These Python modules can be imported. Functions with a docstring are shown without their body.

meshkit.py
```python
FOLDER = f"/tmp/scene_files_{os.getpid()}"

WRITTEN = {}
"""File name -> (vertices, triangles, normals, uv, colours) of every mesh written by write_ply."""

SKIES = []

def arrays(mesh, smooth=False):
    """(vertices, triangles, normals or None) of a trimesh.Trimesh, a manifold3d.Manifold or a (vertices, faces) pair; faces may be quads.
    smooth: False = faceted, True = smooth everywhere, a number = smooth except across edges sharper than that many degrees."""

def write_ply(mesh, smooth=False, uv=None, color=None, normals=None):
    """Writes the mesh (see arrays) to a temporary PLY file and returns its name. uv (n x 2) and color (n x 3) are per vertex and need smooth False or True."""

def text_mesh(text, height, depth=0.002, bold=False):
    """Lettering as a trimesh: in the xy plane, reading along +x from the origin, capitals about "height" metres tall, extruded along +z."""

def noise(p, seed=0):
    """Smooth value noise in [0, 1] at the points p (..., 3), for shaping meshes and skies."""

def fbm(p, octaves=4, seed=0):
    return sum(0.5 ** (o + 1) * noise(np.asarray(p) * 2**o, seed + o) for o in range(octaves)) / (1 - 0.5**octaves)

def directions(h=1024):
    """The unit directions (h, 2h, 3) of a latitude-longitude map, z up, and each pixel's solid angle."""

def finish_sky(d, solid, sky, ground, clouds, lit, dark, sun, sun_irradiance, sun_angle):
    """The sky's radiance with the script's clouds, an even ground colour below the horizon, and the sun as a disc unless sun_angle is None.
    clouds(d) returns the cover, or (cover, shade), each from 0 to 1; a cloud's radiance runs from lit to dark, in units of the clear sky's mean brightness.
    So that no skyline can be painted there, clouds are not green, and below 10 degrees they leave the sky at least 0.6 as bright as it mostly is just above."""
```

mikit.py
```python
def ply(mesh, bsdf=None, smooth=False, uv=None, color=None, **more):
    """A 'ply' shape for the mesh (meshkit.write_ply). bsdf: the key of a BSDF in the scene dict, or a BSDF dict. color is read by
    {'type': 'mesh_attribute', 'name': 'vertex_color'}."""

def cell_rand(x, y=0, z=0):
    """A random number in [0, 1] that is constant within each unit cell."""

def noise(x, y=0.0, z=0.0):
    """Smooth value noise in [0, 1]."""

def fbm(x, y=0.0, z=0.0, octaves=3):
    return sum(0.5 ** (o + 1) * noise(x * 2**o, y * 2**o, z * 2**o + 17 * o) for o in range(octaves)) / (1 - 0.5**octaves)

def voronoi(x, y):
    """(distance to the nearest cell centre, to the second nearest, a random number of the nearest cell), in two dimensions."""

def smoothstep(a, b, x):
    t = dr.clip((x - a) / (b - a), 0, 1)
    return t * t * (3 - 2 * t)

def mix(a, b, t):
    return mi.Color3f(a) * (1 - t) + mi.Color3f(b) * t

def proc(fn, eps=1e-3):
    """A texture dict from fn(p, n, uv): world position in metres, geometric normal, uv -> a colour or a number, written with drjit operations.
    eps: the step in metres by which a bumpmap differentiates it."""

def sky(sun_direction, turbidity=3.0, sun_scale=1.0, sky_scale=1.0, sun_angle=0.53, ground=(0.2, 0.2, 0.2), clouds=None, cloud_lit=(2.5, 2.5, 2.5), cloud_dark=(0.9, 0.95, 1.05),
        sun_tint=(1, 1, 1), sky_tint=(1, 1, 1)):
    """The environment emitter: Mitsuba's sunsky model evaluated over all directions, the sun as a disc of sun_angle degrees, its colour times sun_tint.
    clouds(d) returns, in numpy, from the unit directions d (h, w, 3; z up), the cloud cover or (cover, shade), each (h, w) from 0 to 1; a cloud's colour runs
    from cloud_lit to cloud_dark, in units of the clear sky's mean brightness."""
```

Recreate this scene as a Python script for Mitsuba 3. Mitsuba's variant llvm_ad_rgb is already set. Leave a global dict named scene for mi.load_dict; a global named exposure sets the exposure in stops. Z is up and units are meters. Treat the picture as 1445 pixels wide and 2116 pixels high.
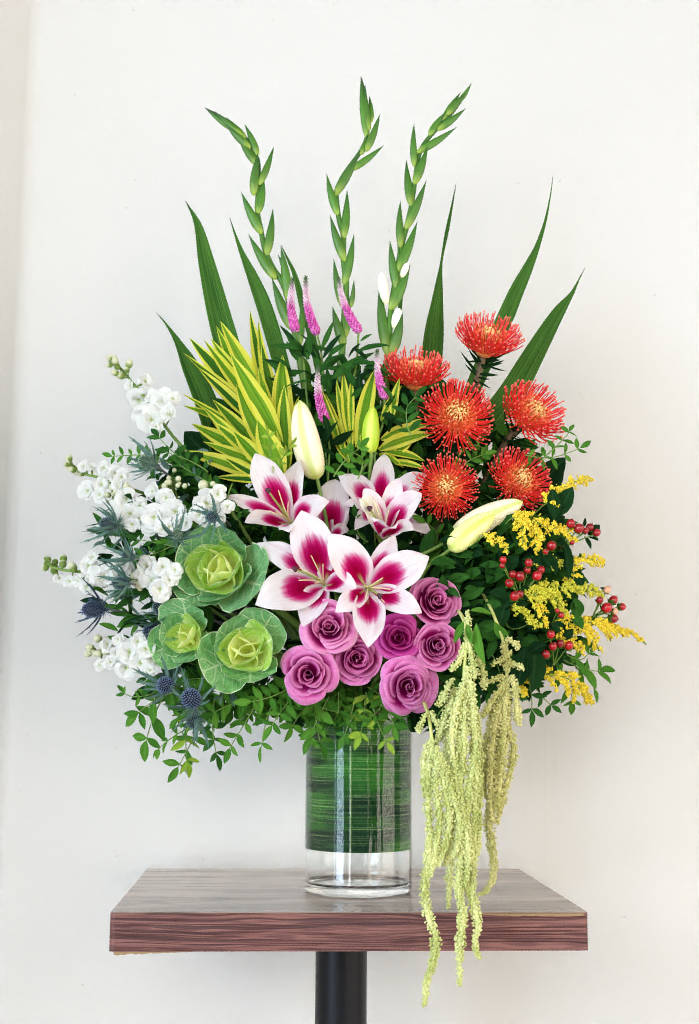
import math, random
import numpy as np, trimesh, mitsuba as mi, drjit as dr, mikit, meshkit
from scipy.interpolate import PchipInterpolator
from mikit import proc, cell_rand, smoothstep, mix, voronoi
from mikit import noise as mnoise, fbm as mfbm

T4 = mi.ScalarTransform4f
scene, labels = {}, {}
rng = np.random.default_rng(20240611)
random.seed(7)
PI = math.pi

# ------------------------------------------------------------------ camera, light, exposure
exposure = 0.27
F, CX, CY = 2738.0, 722.5, 1058.0                 # focal length and centre of the photograph, in its pixels
EYE = np.array([-0.1227, -1.9397, 1.2454])
YAW, PITCH, ROLL = 0.055, 0.1532, 0.0071
FWD = np.array([math.sin(YAW) * math.cos(PITCH), math.cos(YAW) * math.cos(PITCH), math.sin(PITCH)])
RIGHT = np.array([math.cos(YAW), -math.sin(YAW), 0.0])
UP = np.cross(RIGHT, FWD)
RIGHT, UP = RIGHT * math.cos(ROLL) + UP * math.sin(ROLL), UP * math.cos(ROLL) - RIGHT * math.sin(ROLL)
scene['camera'] = {'type': 'perspective', 'fov': 2 * math.degrees(math.atan(CX / F)), 'fov_axis': 'x', 'near_clip': 0.05, 'far_clip': 100.0,
                   'to_world': T4().look_at(EYE.tolist(), (EYE + FWD).tolist(), UP.tolist())}
scene['room_light'] = {'type': 'constant', 'radiance': {'type': 'rgb', 'value': [0.20, 0.20, 0.20]}}


def unseen_panel(name, centre, target, w, h, rgb):
    scene[name] = {'type': 'rectangle', 'to_world': T4().look_at(list(centre), list(target), [0, 0, 1]).scale([w / 2, h / 2, 1]),
                   'bsdf': {'type': 'diffuse'}, 'emitter': {'type': 'area', 'radiance': {'type': 'rgb', 'value': list(rgb)}}}
    labels[name] = {'kind': 'structure'}


# unseen panels out of view, placed to light bouquet and wall from left, front, right
for k, (x, y, z, w, h, rgb) in enumerate([(-3.25, -1.75, 1.5, 1.05, 2.8, (4.7, 6.1, 7.8)), (-2.55, -2.75, 1.5, 1.05, 2.8, (4.9, 6.3, 8.0)), (-1.75, -4.5, 1.5, .3, 2.8, (5.5, 5.7, 5.8)),
                                          (-1.3, -4.7, 2.35, 3.2, 1.3, (7.0, 6.7, 6.3)), (3.4, -1.7, 1.5, 2.2, 2.8, (2.6, 2.32, 2.0)), (2.3, -3.9, 1.5, 2.4, 2.8, (2.8, 2.5, 2.2))]):
    unseen_panel('unseen_light_panel' + (f'_{k:03d}' if k else ''), (x, y, z), (0, 0.1, 1.4), w, h, rgb)


def at(px, py, Y):
    d = FWD + RIGHT * ((px - CX) / F) - UP * ((py - CY) / F)
    return EYE + d * ((Y - EYE[1]) / d[1])


def mm(px, Y=-0.1):                                # photograph pixels to metres at depth Y
    return px * (Y - EYE[1]) / F


def dome(px, py, k=1.0):                           # depth of the bouquet's front surface
    r2 = ((px - 715) / 590) ** 2 + ((py - 1180) / 520) ** 2
    return 0.05 - 0.25 * k * math.sqrt(max(0.0, 1 - r2))


def lin(r, g, b):
    return [((x / 255 + 0.055) / 1.055) ** 2.4 if x > 10 else x / 255 / 12.92 for x in (r, g, b)]


def nrm(v):
    v = np.asarray(v, float)
    return v / (np.linalg.norm(v, axis=-1, keepdims=True) + 1e-12)


# ------------------------------------------------------------------ materials
def dec(uv):
    i, k = dr.floor(uv.x), dr.floor(uv.y)
    return i, (uv.x - i - 0.5) / 0.49, k, (uv.y - k - 0.01) / 0.98


def thin(key, fn, rough=0.5, trans=0.7, **kw):
    scene[key] = {'type': 'principledthin', 'base_color': proc(fn), 'roughness': rough, 'diff_trans': trans, 'eta': 1.4, **kw}


def solid(key, fn, rough=0.5, **kw):
    scene[key] = {'type': 'twosided', 'bsdf': {'type': 'principled', 'base_color': proc(fn) if callable(fn) else {'type': 'rgb', 'value': fn}, 'roughness': rough, 'specular': 0.5, **kw}}


def f_wall(p, n, uv):
    a = mfbm(p.x * 2.2, p.z * 2.2, 3, octaves=2)
    b = mfbm(p.x * 260, p.z * 260, 1, octaves=2)
    crack = smoothstep(.0009, .0002, dr.abs(p.x - .338 - .006 * mnoise(p.z * 9, 1.0) - .002 * mnoise(p.z * 60, 2.0))) * smoothstep(.98, 1.02, p.z) * smoothstep(1.26, 1.2, p.z)
    speck = smoothstep(0.992, 1.0, cell_rand(dr.floor(p.x * 70), dr.floor(p.z * 70), 5)) * smoothstep(0.16, 0.08, voronoi(p.x * 70, p.z * 70)[0])
    return mix(mix([0.665, 0.673, 0.655], [0.69, 0.698, 0.685], a) * (0.985 + 0.03 * b), [0.45, 0.44, 0.42], dr.maximum(speck * 0.6, crack * 0.16))


def f_wall_bump(p, n, uv):
    return mfbm(p.x * 170, p.z * 170, 2, octaves=3)


def grain(p, sc):
    w = mfbm(p.x * 3, p.y * 22, p.z * 22, octaves=3)
    return mfbm(p.x * 7 * sc, p.y * 190 * sc + w * 6, p.z * 190 * sc + w * 6, octaves=3), w


def f_top(p, n, uv):
    g, w = grain(p, 0.55)
    q = mfbm(p.x * 3.2, p.y * 26, 3.0, octaves=3)
    fleck = smoothstep(0.55, 0.75, mfbm(p.x * 22, p.y * 420, 9.0, octaves=2))
    c = mix(lin(126, 110, 102), lin(170, 152, 140), smoothstep(0.3, 0.7, q))
    c = mix(c, lin(74, 58, 54), smoothstep(0.52, 0.72, g) * 0.75)
    return c * (1 - 0.28 * fleck)


def f_edge(p, n, uv):
    x = p.x + p.y
    w = mfbm(x * 5, p.z * 60, 2.0, octaves=3)
    band = mfbm(x * 4.5, p.z * 760 + w * 11, 4.0, octaves=3)
    fine = mfbm(x * 26, p.z * 900 + w * 10, 8.0, octaves=2)
    c = mix(lin(128, 86, 80), lin(98, 62, 60), smoothstep(0.35, 0.65, fine))
    return mix(c, lin(58, 34, 38), smoothstep(0.52, 0.64, band) * 0.8)


def f_edge_bump(p, n, uv):
    x = p.x + p.y
    w = mfbm(x * 5, p.z * 60, 2.0, octaves=3)
    return 1 - smoothstep(0.46, 0.66, mfbm(x * 4.5, p.z * 760 + w * 11, 4.0, octaves=3))


def f_wrap(p, n, uv):
    a = dr.atan2(p.x, -p.y)
    z = p.z
    l1 = mnoise(a * 1.1, z * 1500, 1.0)
    l2 = mnoise(a * 1.8 + 7, z * 1000, 5.0)
    l3 = mfbm(a * 0.8, z * 60, 2.0, octaves=3)
    seam = smoothstep(0.02, 0.0, dr.abs(a + 0.2)) * 0.5
    c = mix(lin(8, 68, 34), lin(62, 142, 48), smoothstep(0.3, 0.75, l3))
    c = mix(c, lin(2, 30, 22), smoothstep(0.5, 0.85, l2) * 0.6)
    c = mix(c, lin(165, 205, 130), smoothstep(0.66, 0.93, l1) * 0.75)
    return mix(c, lin(150, 190, 90), seam)


def f_glad(p, n, uv):
    i, t, k, s = dec(uv)
    r = cell_rand(i)
    st = mnoise(t * 14, s * 3, i)
    c = mix(lin(144, 172, 60), lin(72, 122, 36), smoothstep(0.0, 0.36, s + 0.12 * (r - 0.5)))
    c = mix(c, lin(40, 90, 34), smoothstep(0.4, 1.0, s) * 0.9)
    c = mix(c, lin(60, 60, 46), smoothstep(0.93, 1.0, s) * 0.8)
    c = c * (0.86 + 0.28 * st) * (0.85 + 0.3 * r)
    return dr.select(k > 0.5, mix(lin(236, 232, 190), lin(250, 248, 235), smoothstep(0, 0.7, s)) * (0.9 + 0.12 * st), c)


def f_blade(p, n, uv):
    i, t, k, s = dec(uv)
    st = mnoise(t * 26, s * 1.5, i)
    wide = mfbm(t * 2, s * 5, i, octaves=2)
    c = mix(lin(26, 70, 30), lin(92, 138, 60), 0.6 * st + 0.4 * wide)
    c = mix(c, lin(125, 170, 85), smoothstep(0.86, 0.97, mnoise(t * 19, 0.2, i + 3)) * 0.7)
    c = mix(c, lin(40, 40, 40), smoothstep(0.93, 1.0, s) * 0.7)
    return c * (0.85 + 0.3 * cell_rand(i))


def f_varieg(p, n, uv):
    i, t, k, s = dec(uv)
    r = cell_rand(i)
    e = dr.abs(t) + 0.07 * (mnoise(t * 3, s * 5, i) - 0.5)
    yel = mix(lin(222, 222, 66), lin(240, 238, 122), mnoise(t * 9, s * 2, i + 4) * 0.7)
    gr = mix(lin(72, 132, 32), lin(140, 184, 56), mnoise(t * 12, s * 1.2, i + 9) * 0.8 + 0.2 * r)
    gr = mix(gr, lin(20, 84, 34), smoothstep(0.62, 0.9, cell_rand(i, 3)) * 0.8)
    gr = mix(gr, lin(190, 200, 70), smoothstep(0.8, 0.92, mnoise(t * 13, 0.3, i + 2)) * 0.55)
    lim = 0.34 + 0.22 * cell_rand(i, 7)
    c = mix(gr, yel, smoothstep(lim, lim + 0.06, e))
    return mix(c, lin(200, 186, 90), smoothstep(0.96, 1.0, s) * 0.8)


def f_leaf(p, n, uv):
    i, t, k, s = dec(uv)
    r = cell_rand(i)
    m = mfbm(t * 2, s * 5, i, octaves=2)
    c = mix(lin(26, 70, 30), lin(62, 112, 44), 0.5 * r + 0.5 * m)
    c = dr.select(k > 0.5, mix(lin(44, 102, 34), lin(96, 148, 54), 0.6 * r + 0.4 * m), c)
    c = dr.select(k > 1.5, mix(lin(112, 158, 46), lin(166, 196, 76), 0.5 * r + 0.5 * m), c)
    c = dr.select(k > 2.5, mix(lin(50, 84, 76), lin(126, 158, 146), 0.5 * r + 0.5 * m), c)
    c = dr.select(k > 3.5, mix(lin(14, 40, 22), lin(32, 68, 34), 0.5 * r + 0.5 * m), c)
    c = dr.select(k > 4.5, mix(lin(40, 56, 74), lin(84, 104, 124), 0.5 * r + 0.5 * m), c)
    vein = smoothstep(0.12, 0.03, dr.abs(t)) * 0.35
    q = s * 7 - dr.abs(t) * 1.5
    side = smoothstep(0.12, 0.02, dr.abs(q - dr.floor(q) - 0.5)) * 0.14
    return mix(c, c * 1.7 + 0.03, vein + side)


def f_stem(p, n, uv):
    i, t, k, s = dec(uv)
    m = mfbm(t * 2, s * 20, i, octaves=2)
    c = mix(lin(70, 112, 40), lin(122, 152, 66), m)
    c = dr.select(k > 0.5, mix(lin(78, 66, 44), lin(118, 96, 66), m), c)
    c = dr.select(k > 1.5, mix(lin(176, 190, 96), lin(214, 216, 140), m), c)
    return dr.select(k > 2.5, mix(lin(92, 100, 112), lin(138, 138, 146), m), c)


def f_veronica(p, n, uv):
    i, t, k, s = dec(uv)
    r = cell_rand(i, k)
    c = mix(lin(196, 62, 158), lin(226, 130, 200), r)
    c = mix(c, lin(238, 220, 228), smoothstep(0.42, 0.62, s) * (0.6 + 0.4 * r))
    c = mix(c, lin(70, 110, 52), smoothstep(0.72, 0.98, s))
    return dr.select(k > 0.5, c * 0.35, c)  # core reuses the bloom colour darkened, as shade between the florets


def f_protea(p, n, uv):
    i, t, k, s = dec(uv)
    r = cell_rand(i)
    out = mix(lin(246, 140, 92), lin(238, 58, 50), smoothstep(0.05, 0.4, s))
    out = mix(out, lin(224, 40, 56), smoothstep(0.55, 0.95, s))
    out = mix(out, lin(246, 130, 104), smoothstep(0.93, 0.97, s) * 0.8)
    inn = mix(lin(236, 160, 84), lin(248, 222, 150), smoothstep(0.2, 0.8, s) * (0.4 + 0.6 * r))
    mid = mix(lin(244, 150, 84), lin(242, 110, 70), smoothstep(0.2, 0.8, s))
    c = dr.select(k > 1.5, inn, dr.select(k > 0.5, mid, out))
    return c * (0.82 + 0.3 * r)


def f_lily(p, n, uv):
    i, t, k, s = dec(uv)
    streak = mnoise(t * 22, s * 2.0, i)
    size = 0.8 + 0.25 * cell_rand(i, 2)
    d = dr.sqrt(dr.square(t / 0.70) + dr.square((s - 0.37) / dr.select(s < .37, mi.Float(.27), .27 * size))) + 0.24 * (streak - 0.5) * smoothstep(0.2, 0.6, s)
    white = mix(lin(246, 240, 242), lin(240, 222, 230), smoothstep(0.45, 0.9, mfbm(t * 2, s * 3, i, octaves=2)))
    pink = mix(lin(176, 8, 78), lin(210, 36, 124), smoothstep(0.45, 0.95, d))
    pink = mix(pink, lin(150, 4, 34), smoothstep(0.5, 0.1, d) * 0.6)
    c = mix(white, lin(222, 120, 176), smoothstep(1.28, 0.98, d) * 0.75)
    c = mix(c, pink, smoothstep(1.16, 0.74, d))
    c = mix(c, lin(196, 208, 130), smoothstep(0.2, 0.06, dr.abs(t)) * smoothstep(0.34, 0.16, s))
    c = mix(c, lin(214, 220, 170), smoothstep(0.14, 0.04, s) * 0.8)
    c = c * (0.93 + 0.1 * mnoise(t * 17, s * 1.2, i + 5))
    v1, _, v3 = voronoi(t * 7 + i, s * 16)
    c = mix(c, lin(120, 0, 40), smoothstep(0.2, 0.1, v1) * smoothstep(0.45, 0.5, v3) * smoothstep(1.0, 0.8, d) * smoothstep(0.1, 0.2, s) * 0.6)
    rib = smoothstep(0.05, 0.0, dr.abs(t)) * smoothstep(0.95, 0.5, s)
    c = c * (1 - 0.16 * rib)
    return dr.select(k > 0.5, mix(lin(240, 238, 222), lin(222, 222, 160), smoothstep(0.2, 0.05, dr.abs(t)) * 0.8), c)


def f_lilybit(p, n, uv):
    i, t, k, s = dec(uv)
    c = mix(lin(206, 212, 130), lin(238, 230, 180), s)
    c = dr.select(k > 0.5, mi.Color3f(lin(66, 22, 40)), c)
    return dr.select(k > 1.5, mi.Color3f(lin(140, 160, 80)), c)


def f_bud(p, n, uv):
    i, t, k, s = dec(uv)
    m = mfbm(t * 6, s * 4, i, octaves=2)
    rib = dr.cos(t * PI * 3)
    cream = mix(lin(244, 238, 196), lin(238, 226, 204), m)
    cream = mix(cream, lin(196, 208, 96), smoothstep(0.2, 0.95, rib) * 0.75)
    cream = mix(cream, lin(190, 208, 84), smoothstep(0.25, 0.0, s) * 0.8 + smoothstep(0.86, 1.0, s) * 0.6)
    green = mix(lin(168, 200, 40), lin(206, 220, 86), smoothstep(-0.2, 0.9, rib) * 0.8 + 0.2 * m)
    half = mix(lin(216, 226, 110), lin(240, 240, 176), m)
    half = mix(half, lin(190, 212, 70), smoothstep(0.2, 0.95, rib) * 0.6)
    return dr.select(k > 1.5, half, dr.select(k > 0.5, green, cream))


def f_rose(p, n, uv):
    i, t, k, s = dec(uv)
    r = cell_rand(i)
    m = mfbm(t * 3, s * 4, i, octaves=2)
    v = mnoise(t * 40, s * 3, i)
    c = mix(lin(160, 18, 104), lin(230, 122, 196), smoothstep(0.45, 0.9, s + 0.2 * (m - 0.5)))  # deep magenta base also paints shade into the inside of the bloom
    c = mix(c, lin(242, 172, 220), smoothstep(0.6, 1.0, s) * (0.25 + 0.6 * m))
    c = mix(c, lin(244, 196, 232), smoothstep(0.965, 0.99, s) * (0.35 + 0.5 * mnoise(t * 5, i, 3.0)))  # paler upper petal and rim, highlights put into the colour
    c = c * (0.90 + 0.16 * v) * (0.88 + 0.2 * r)
    tone = cell_rand(dr.floor(i / 40), 7)
    c = c * mix([0.98, 0.94, 0.95], [1.08, 1.22, 1.04], tone)
    deep = mix(lin(170, 16, 112), lin(212, 70, 170), smoothstep(0.3, 1.0, s))
    c = dr.select(k > 0.5, mix(deep, c, 0.1 + 0.25 * r), c)
    return dr.select(k > 1.5, mix(lin(96, 122, 50), lin(170, 70, 90), m), c)


def f_cab(p, n, uv):
    i, t, k, s = dec(uv)
    a = dr.abs(t)
    warp = 0.35 * (mfbm(t * 3, s * 5, i, octaves=2) - 0.5)
    q = s * 5.0 - a * 2.0 + warp
    fq = dr.abs(q - dr.floor(q) - 0.5)
    side = smoothstep(0.10, 0.03, fq) * smoothstep(1.0, 0.2, a)
    d1, d2, _ = voronoi(t * 5 + i * 3.7 + warp, s * 9 + warp)
    net = smoothstep(0.09, 0.02, d2 - d1) * 0.55
    ribw = (0.11 * (1.05 - s) + 0.015) * dr.select(k > 1.5, mi.Float(.35), 1.0)
    mid = smoothstep(ribw, ribw * 0.5, a)
    vein = dr.minimum(1, dr.maximum(dr.maximum(side * 0.85, net), mid))
    m = mfbm(t * 3, s * 4, i + 9, octaves=3)
    g0 = mix(lin(78, 156, 70), lin(150, 200, 132), m)
    g0 = mix(g0, lin(112, 168, 128), cell_rand(i) * 0.5)
    g1 = mix(lin(156, 206, 70), lin(204, 230, 116), m)
    g2 = mix(lin(228, 238, 122), lin(250, 249, 196), m)
    c = dr.select(k > 1.5, g2, dr.select(k > 0.5, mix(mix(g2, g1, smoothstep(0.25, 0.6, s)), g0, smoothstep(0.72, 1.0, s) * 0.6), mix(g1, g0, smoothstep(0.1, 0.5, s))))
    pale = dr.select(k > 0.5, mi.Color3f(lin(250, 250, 206)), mi.Color3f(lin(220, 236, 186)))
    c = mix(c, pale, vein * dr.select(k > 0.5, 0.75, 0.62))
    rim = dr.maximum(smoothstep(0.955, 0.985, a), smoothstep(0.97, 0.99, s))
    return mix(c, lin(236, 244, 212), rim * 0.85)


def f_stock(p, n, uv):
    i, t, k, s = dec(uv)
    m = mfbm(t * 3, s * 4, i, octaves=2)
    c = mix(lin(232, 234, 228), lin(246, 246, 246), m)
    c = mix(lin(196, 212, 132), c, smoothstep(0.0, 0.42, s))
    g = mix(lin(112, 146, 66), lin(158, 180, 104), m)
    bud = mix(g, lin(236, 236, 206), smoothstep(0.35, 0.75, s))
    return dr.select(k > 1.5, g, dr.select(k > 0.5, bud, c))


def f_thistle(p, n, uv):
    i, t, k, s = dec(uv)
    r = cell_rand(i, k)
    s = smoothstep(0.35, 0.95, s)
    blue = mix(lin(24, 34, 56), lin(104, 124, 158), s)
    grey = mix(lin(22, 38, 46), lin(112, 142, 148), s)
    green = mix(lin(54, 88, 66), lin(160, 186, 160), s)
    return dr.select(k > 1.5, green, dr.select(k > 0.5, blue, grey)) * (0.8 + 0.4 * r)


def f_gold(p, n, uv):
    i, t, k, s = dec(uv)
    r = cell_rand(dr.floor(p.x * 500), dr.floor(p.y * 500), dr.floor(p.z * 500))
    c = mix(lin(206, 180, 24), lin(248, 232, 72), r)
    g = mix(lin(176, 180, 40), lin(222, 218, 74), r)
    return dr.select(k > 0.5, g, c)


def f_berry(p, n, uv):
    i, t, k, s = dec(uv)
    m = mfbm(t * 2, s * 3, i, octaves=2)
    c = mix(lin(126, 8, 18), lin(188, 22, 34), m) * (0.75 + 0.5 * cell_rand(i))
    c = mix(c, lin(214, 150, 110), smoothstep(0.22, 0.0, s) * 0.6)
    c = mix(c, lin(60, 16, 14), smoothstep(0.94, 1.0, s))
    return dr.select(k > 0.5, mix(lin(226, 130, 110), lin(240, 190, 150), m), c)


def f_amar(p, n, uv):
    i, t, k, s = dec(uv)
    r = cell_rand(dr.floor(p.x * 420), dr.floor(p.y * 420), dr.floor(p.z * 420))
    m = smoothstep(.25, .75, mfbm(p.x * 60, p.y * 60, p.z * 25, octaves=2))
    c = mix(lin(158, 172, 84), lin(226, 228, 164), 0.55 * r + 0.45 * m)
    warm = mix(lin(164, 168, 88), lin(218, 214, 150), 0.5 * r + 0.5 * m)
    return dr.select(k > 0.5, warm, c)


scene['wall_paint'] = {'type': 'bumpmap', 'scale': 0.0020, 'tex': proc(f_wall_bump, 1e-3), 'bsdf': {'type': 'twosided', 'bsdf': {'type': 'principled', 'base_color': proc(f_wall), 'roughness': 0.75, 'specular': 0.25}}}
solid('top_laminate', f_top, 0.22, specular=0.7)
scene['edge_laminate'] = {'type': 'bumpmap', 'scale': 0.0009, 'tex': proc(f_edge_bump, 4e-4), 'bsdf': {'type': 'twosided', 'bsdf': {'type': 'principled', 'base_color': proc(f_edge), 'roughness': 0.45, 'specular': 0.4}}}
solid('raw_wood', lin(146, 120, 88), 0.8)
scene['pole_paint'] = {'type': 'twosided', 'bsdf': {'type': 'principled', 'base_color': {'type': 'rgb', 'value': lin(4, 8, 16)}, 'roughness': 0.4, 'specular': 0.25}}
solid('floor_vinyl', lin(150, 140, 130), 0.6)
scene['clear_glass'] = {'type': 'dielectric', 'int_ior': 1.5, 'ext_ior': 1.0, 'specular_transmittance': {'type': 'rgb', 'value': [0.985, 0.995, 0.99]}}
scene['wrap_leaf'] = {'type': 'twosided', 'bsdf': {'type': 'principled', 'base_color': proc(f_wrap), 'roughness': 0.6, 'specular': 0.08}}
solid('gladiolus_green', f_glad, 0.42)
thin('blade_green', f_blade, 0.32, 0.5)
thin('variegated_green', f_varieg, 0.42, 0.7)
thin('leaf_green', f_leaf, 0.32, 0.5)
solid('stem_green', f_stem, 0.5)
solid('veronica_bloom', f_veronica, 0.6)
solid('protea_bloom', f_protea, 0.4)
thin('lily_petal', f_lily, 0.62, 0.72, spec_trans=0.0)
solid('lily_organ', f_lilybit, 0.4)
solid('bud_skin', f_bud, 0.45)
thin('rose_petal', f_rose, 0.67, 0.67, spec_trans=0.0)
thin('cabbage_leaf', f_cab, 0.45, 0.6)
thin('stock_petal', f_stock, 0.72, 0.82, spec_trans=0.0)
solid('thistle_bloom', f_thistle, 0.55)
solid('goldenrod_bloom', f_gold, 0.7)
solid('berry_skin', f_berry, 0.22, clearcoat=0.6, clearcoat_gloss=0.9)
solid('amaranth_bloom', f_amar, 0.7)


# ------------------------------------------------------------------ mesh helpers
class Mesh:
    def __init__(self):
        self.v, self.f, self.u, self.n = [], [], [], 0

    def add(self, v, f, u):
        self.v.append(v)
        self.f.append(np.asarray(f) + self.n)
        self.u.append(u)
        self.n += len(v)
        return self


IDS = iter(range(1, 10 ** 7))


def rid():
    return next(IDS) % 900


def tri(q):
    q = np.asarray(q)
    return np.vstack([q[:, [0, 1, 2]], q[:, [0, 2, 3]]]) if q.shape[1] == 4 else q


GRIDS = {}


def gridf(n, m, wrap=False):
    if (n, m, wrap) not in GRIDS:
        i, j = np.meshgrid(np.arange(n - 1), np.arange(m if wrap else m - 1), indexing='ij')
        k = (j + 1) % m
        GRIDS[n, m, wrap] = tri(np.stack([i * m + j, i * m + k, (i + 1) * m + k, (i + 1) * m + j], -1).reshape(-1, 4))
    return GRIDS[n, m, wrap]


def code(t, s, cls=0, i=None):
    return np.stack([(rid() if i is None else i) + 0.5 + 0.49 * t, cls + 0.01 + 0.98 * s], -1).reshape(-1, 2)


def bez(pts, n):
    pts = np.asarray(pts, float)
    s = np.linspace(0, 1, n)[:, None]
    k = len(pts) - 1
    return sum(math.comb(k, j) * s ** j * (1 - s) ** (k - j) * pts[j] for j in range(k + 1))


def path(pts, n):                                   # smooth curve through the points
    pts = np.asarray(pts, float)
    if len(pts) == 2:
        return pts[0] + (pts[1] - pts[0]) * np.linspace(0, 1, n)[:, None]
    d = np.r_[0, np.cumsum(np.linalg.norm(np.diff(pts, axis=0), axis=1) + 1e-9)]
    x = np.linspace(0, d[-1], n)
    return np.stack([PchipInterpolator(d, pts[:, k])(x) for k in range(pts.shape[1])], -1)


PROF = {
    'tepal': ([0, .12, .3, .5, .7, .87, .95, 1], [.20, .36, .78, 1, .87, .46, .20, .02]),
    'leaf': ([0, .1, .3, .5, .75, .92, 1], [.1, .42, .9, 1, .72, .3, .02]),
    'lance': ([0, .1, .35, .6, .85, 1], [.2, .55, 1, .85, .4, .02]),
    'blade': ([0, .15, .4, .62, .85, .95, 1], [.35, .7, 1, .85, .38, .12, .02]),
    'broad': ([0, .1, .3, .55, .8, .93, 1], [.18, .35, .75, 1, .95, .66, .25]),
    'round': ([0, .12, .3, .55, .78, .92, 1], [.22, .42, .82, 1, .9, .62, .22]),
    'disc': ([0, .1, .3, .55, .8, .94, 1], [.2, .4, .8, 1, .93, .64, .34]),
    'needle': ([0, .2, .5, .8, 1], [.8, 1, .8, .4, .03]),
}
PROF = {k: PchipInterpolator(*v) for k, v in PROF.items()}


def ribbon(P, N, w, nt=7, cup=0.0, fold=0.0, ruff=0.0, freq=3.0, cls=0, i=None, twist=0.0, ridges=0, ridge=0.0):
    """A leaf or petal: spine P, facing N, half widths w; cup = half angle of its cross section, fold = keel."""
    n = len(P)
    s = np.linspace(0, 1, n)
    T = nrm(np.gradient(P, axis=0))
    N = np.broadcast_to(np.asarray(N, float), P.shape)
    B = nrm(np.cross(T, N))
    N = np.cross(B, T)
    if np.any(twist):
        a = (np.asarray(twist) * (s if np.isscalar(twist) else 1.0))[:, None]
        B, N = B * np.cos(a) + N * np.sin(a), N * np.cos(a) - B * np.sin(a)
    t = np.linspace(-1, 1, nt)
    S, Tt = np.meshgrid(s, t, indexing='ij')
    a = np.broadcast_to(np.asarray(cup, float), (n,))[:, None]
    a = np.where(np.abs(a) < 1e-3, 1e-3, a)
    w = np.asarray(w)[:, None]
    x, z = w * np.sin(a * Tt) / a, w * (1 - np.cos(a * Tt)) / a + fold * w * np.abs(Tt)
    if ruff:
        ph = rng.uniform(0, 6.28, 4)
        z = z + ruff * w * np.abs(Tt) ** 2.2 * (np.sin(S * freq * 6.28 + ph[0] + (Tt > 0) * ph[1]) + 0.5 * np.sin(S * freq * 13.1 + ph[2] + (Tt > 0) * ph[3]))
    if ridges:
        z = z + ridge * w * np.cos(Tt * PI * ridges)
    V = P[:, None] + B[:, None] * x[..., None] + N[:, None] * z[..., None]
    return V.reshape(-1, 3), gridf(n, nt), code(Tt, S, cls, i)


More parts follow.
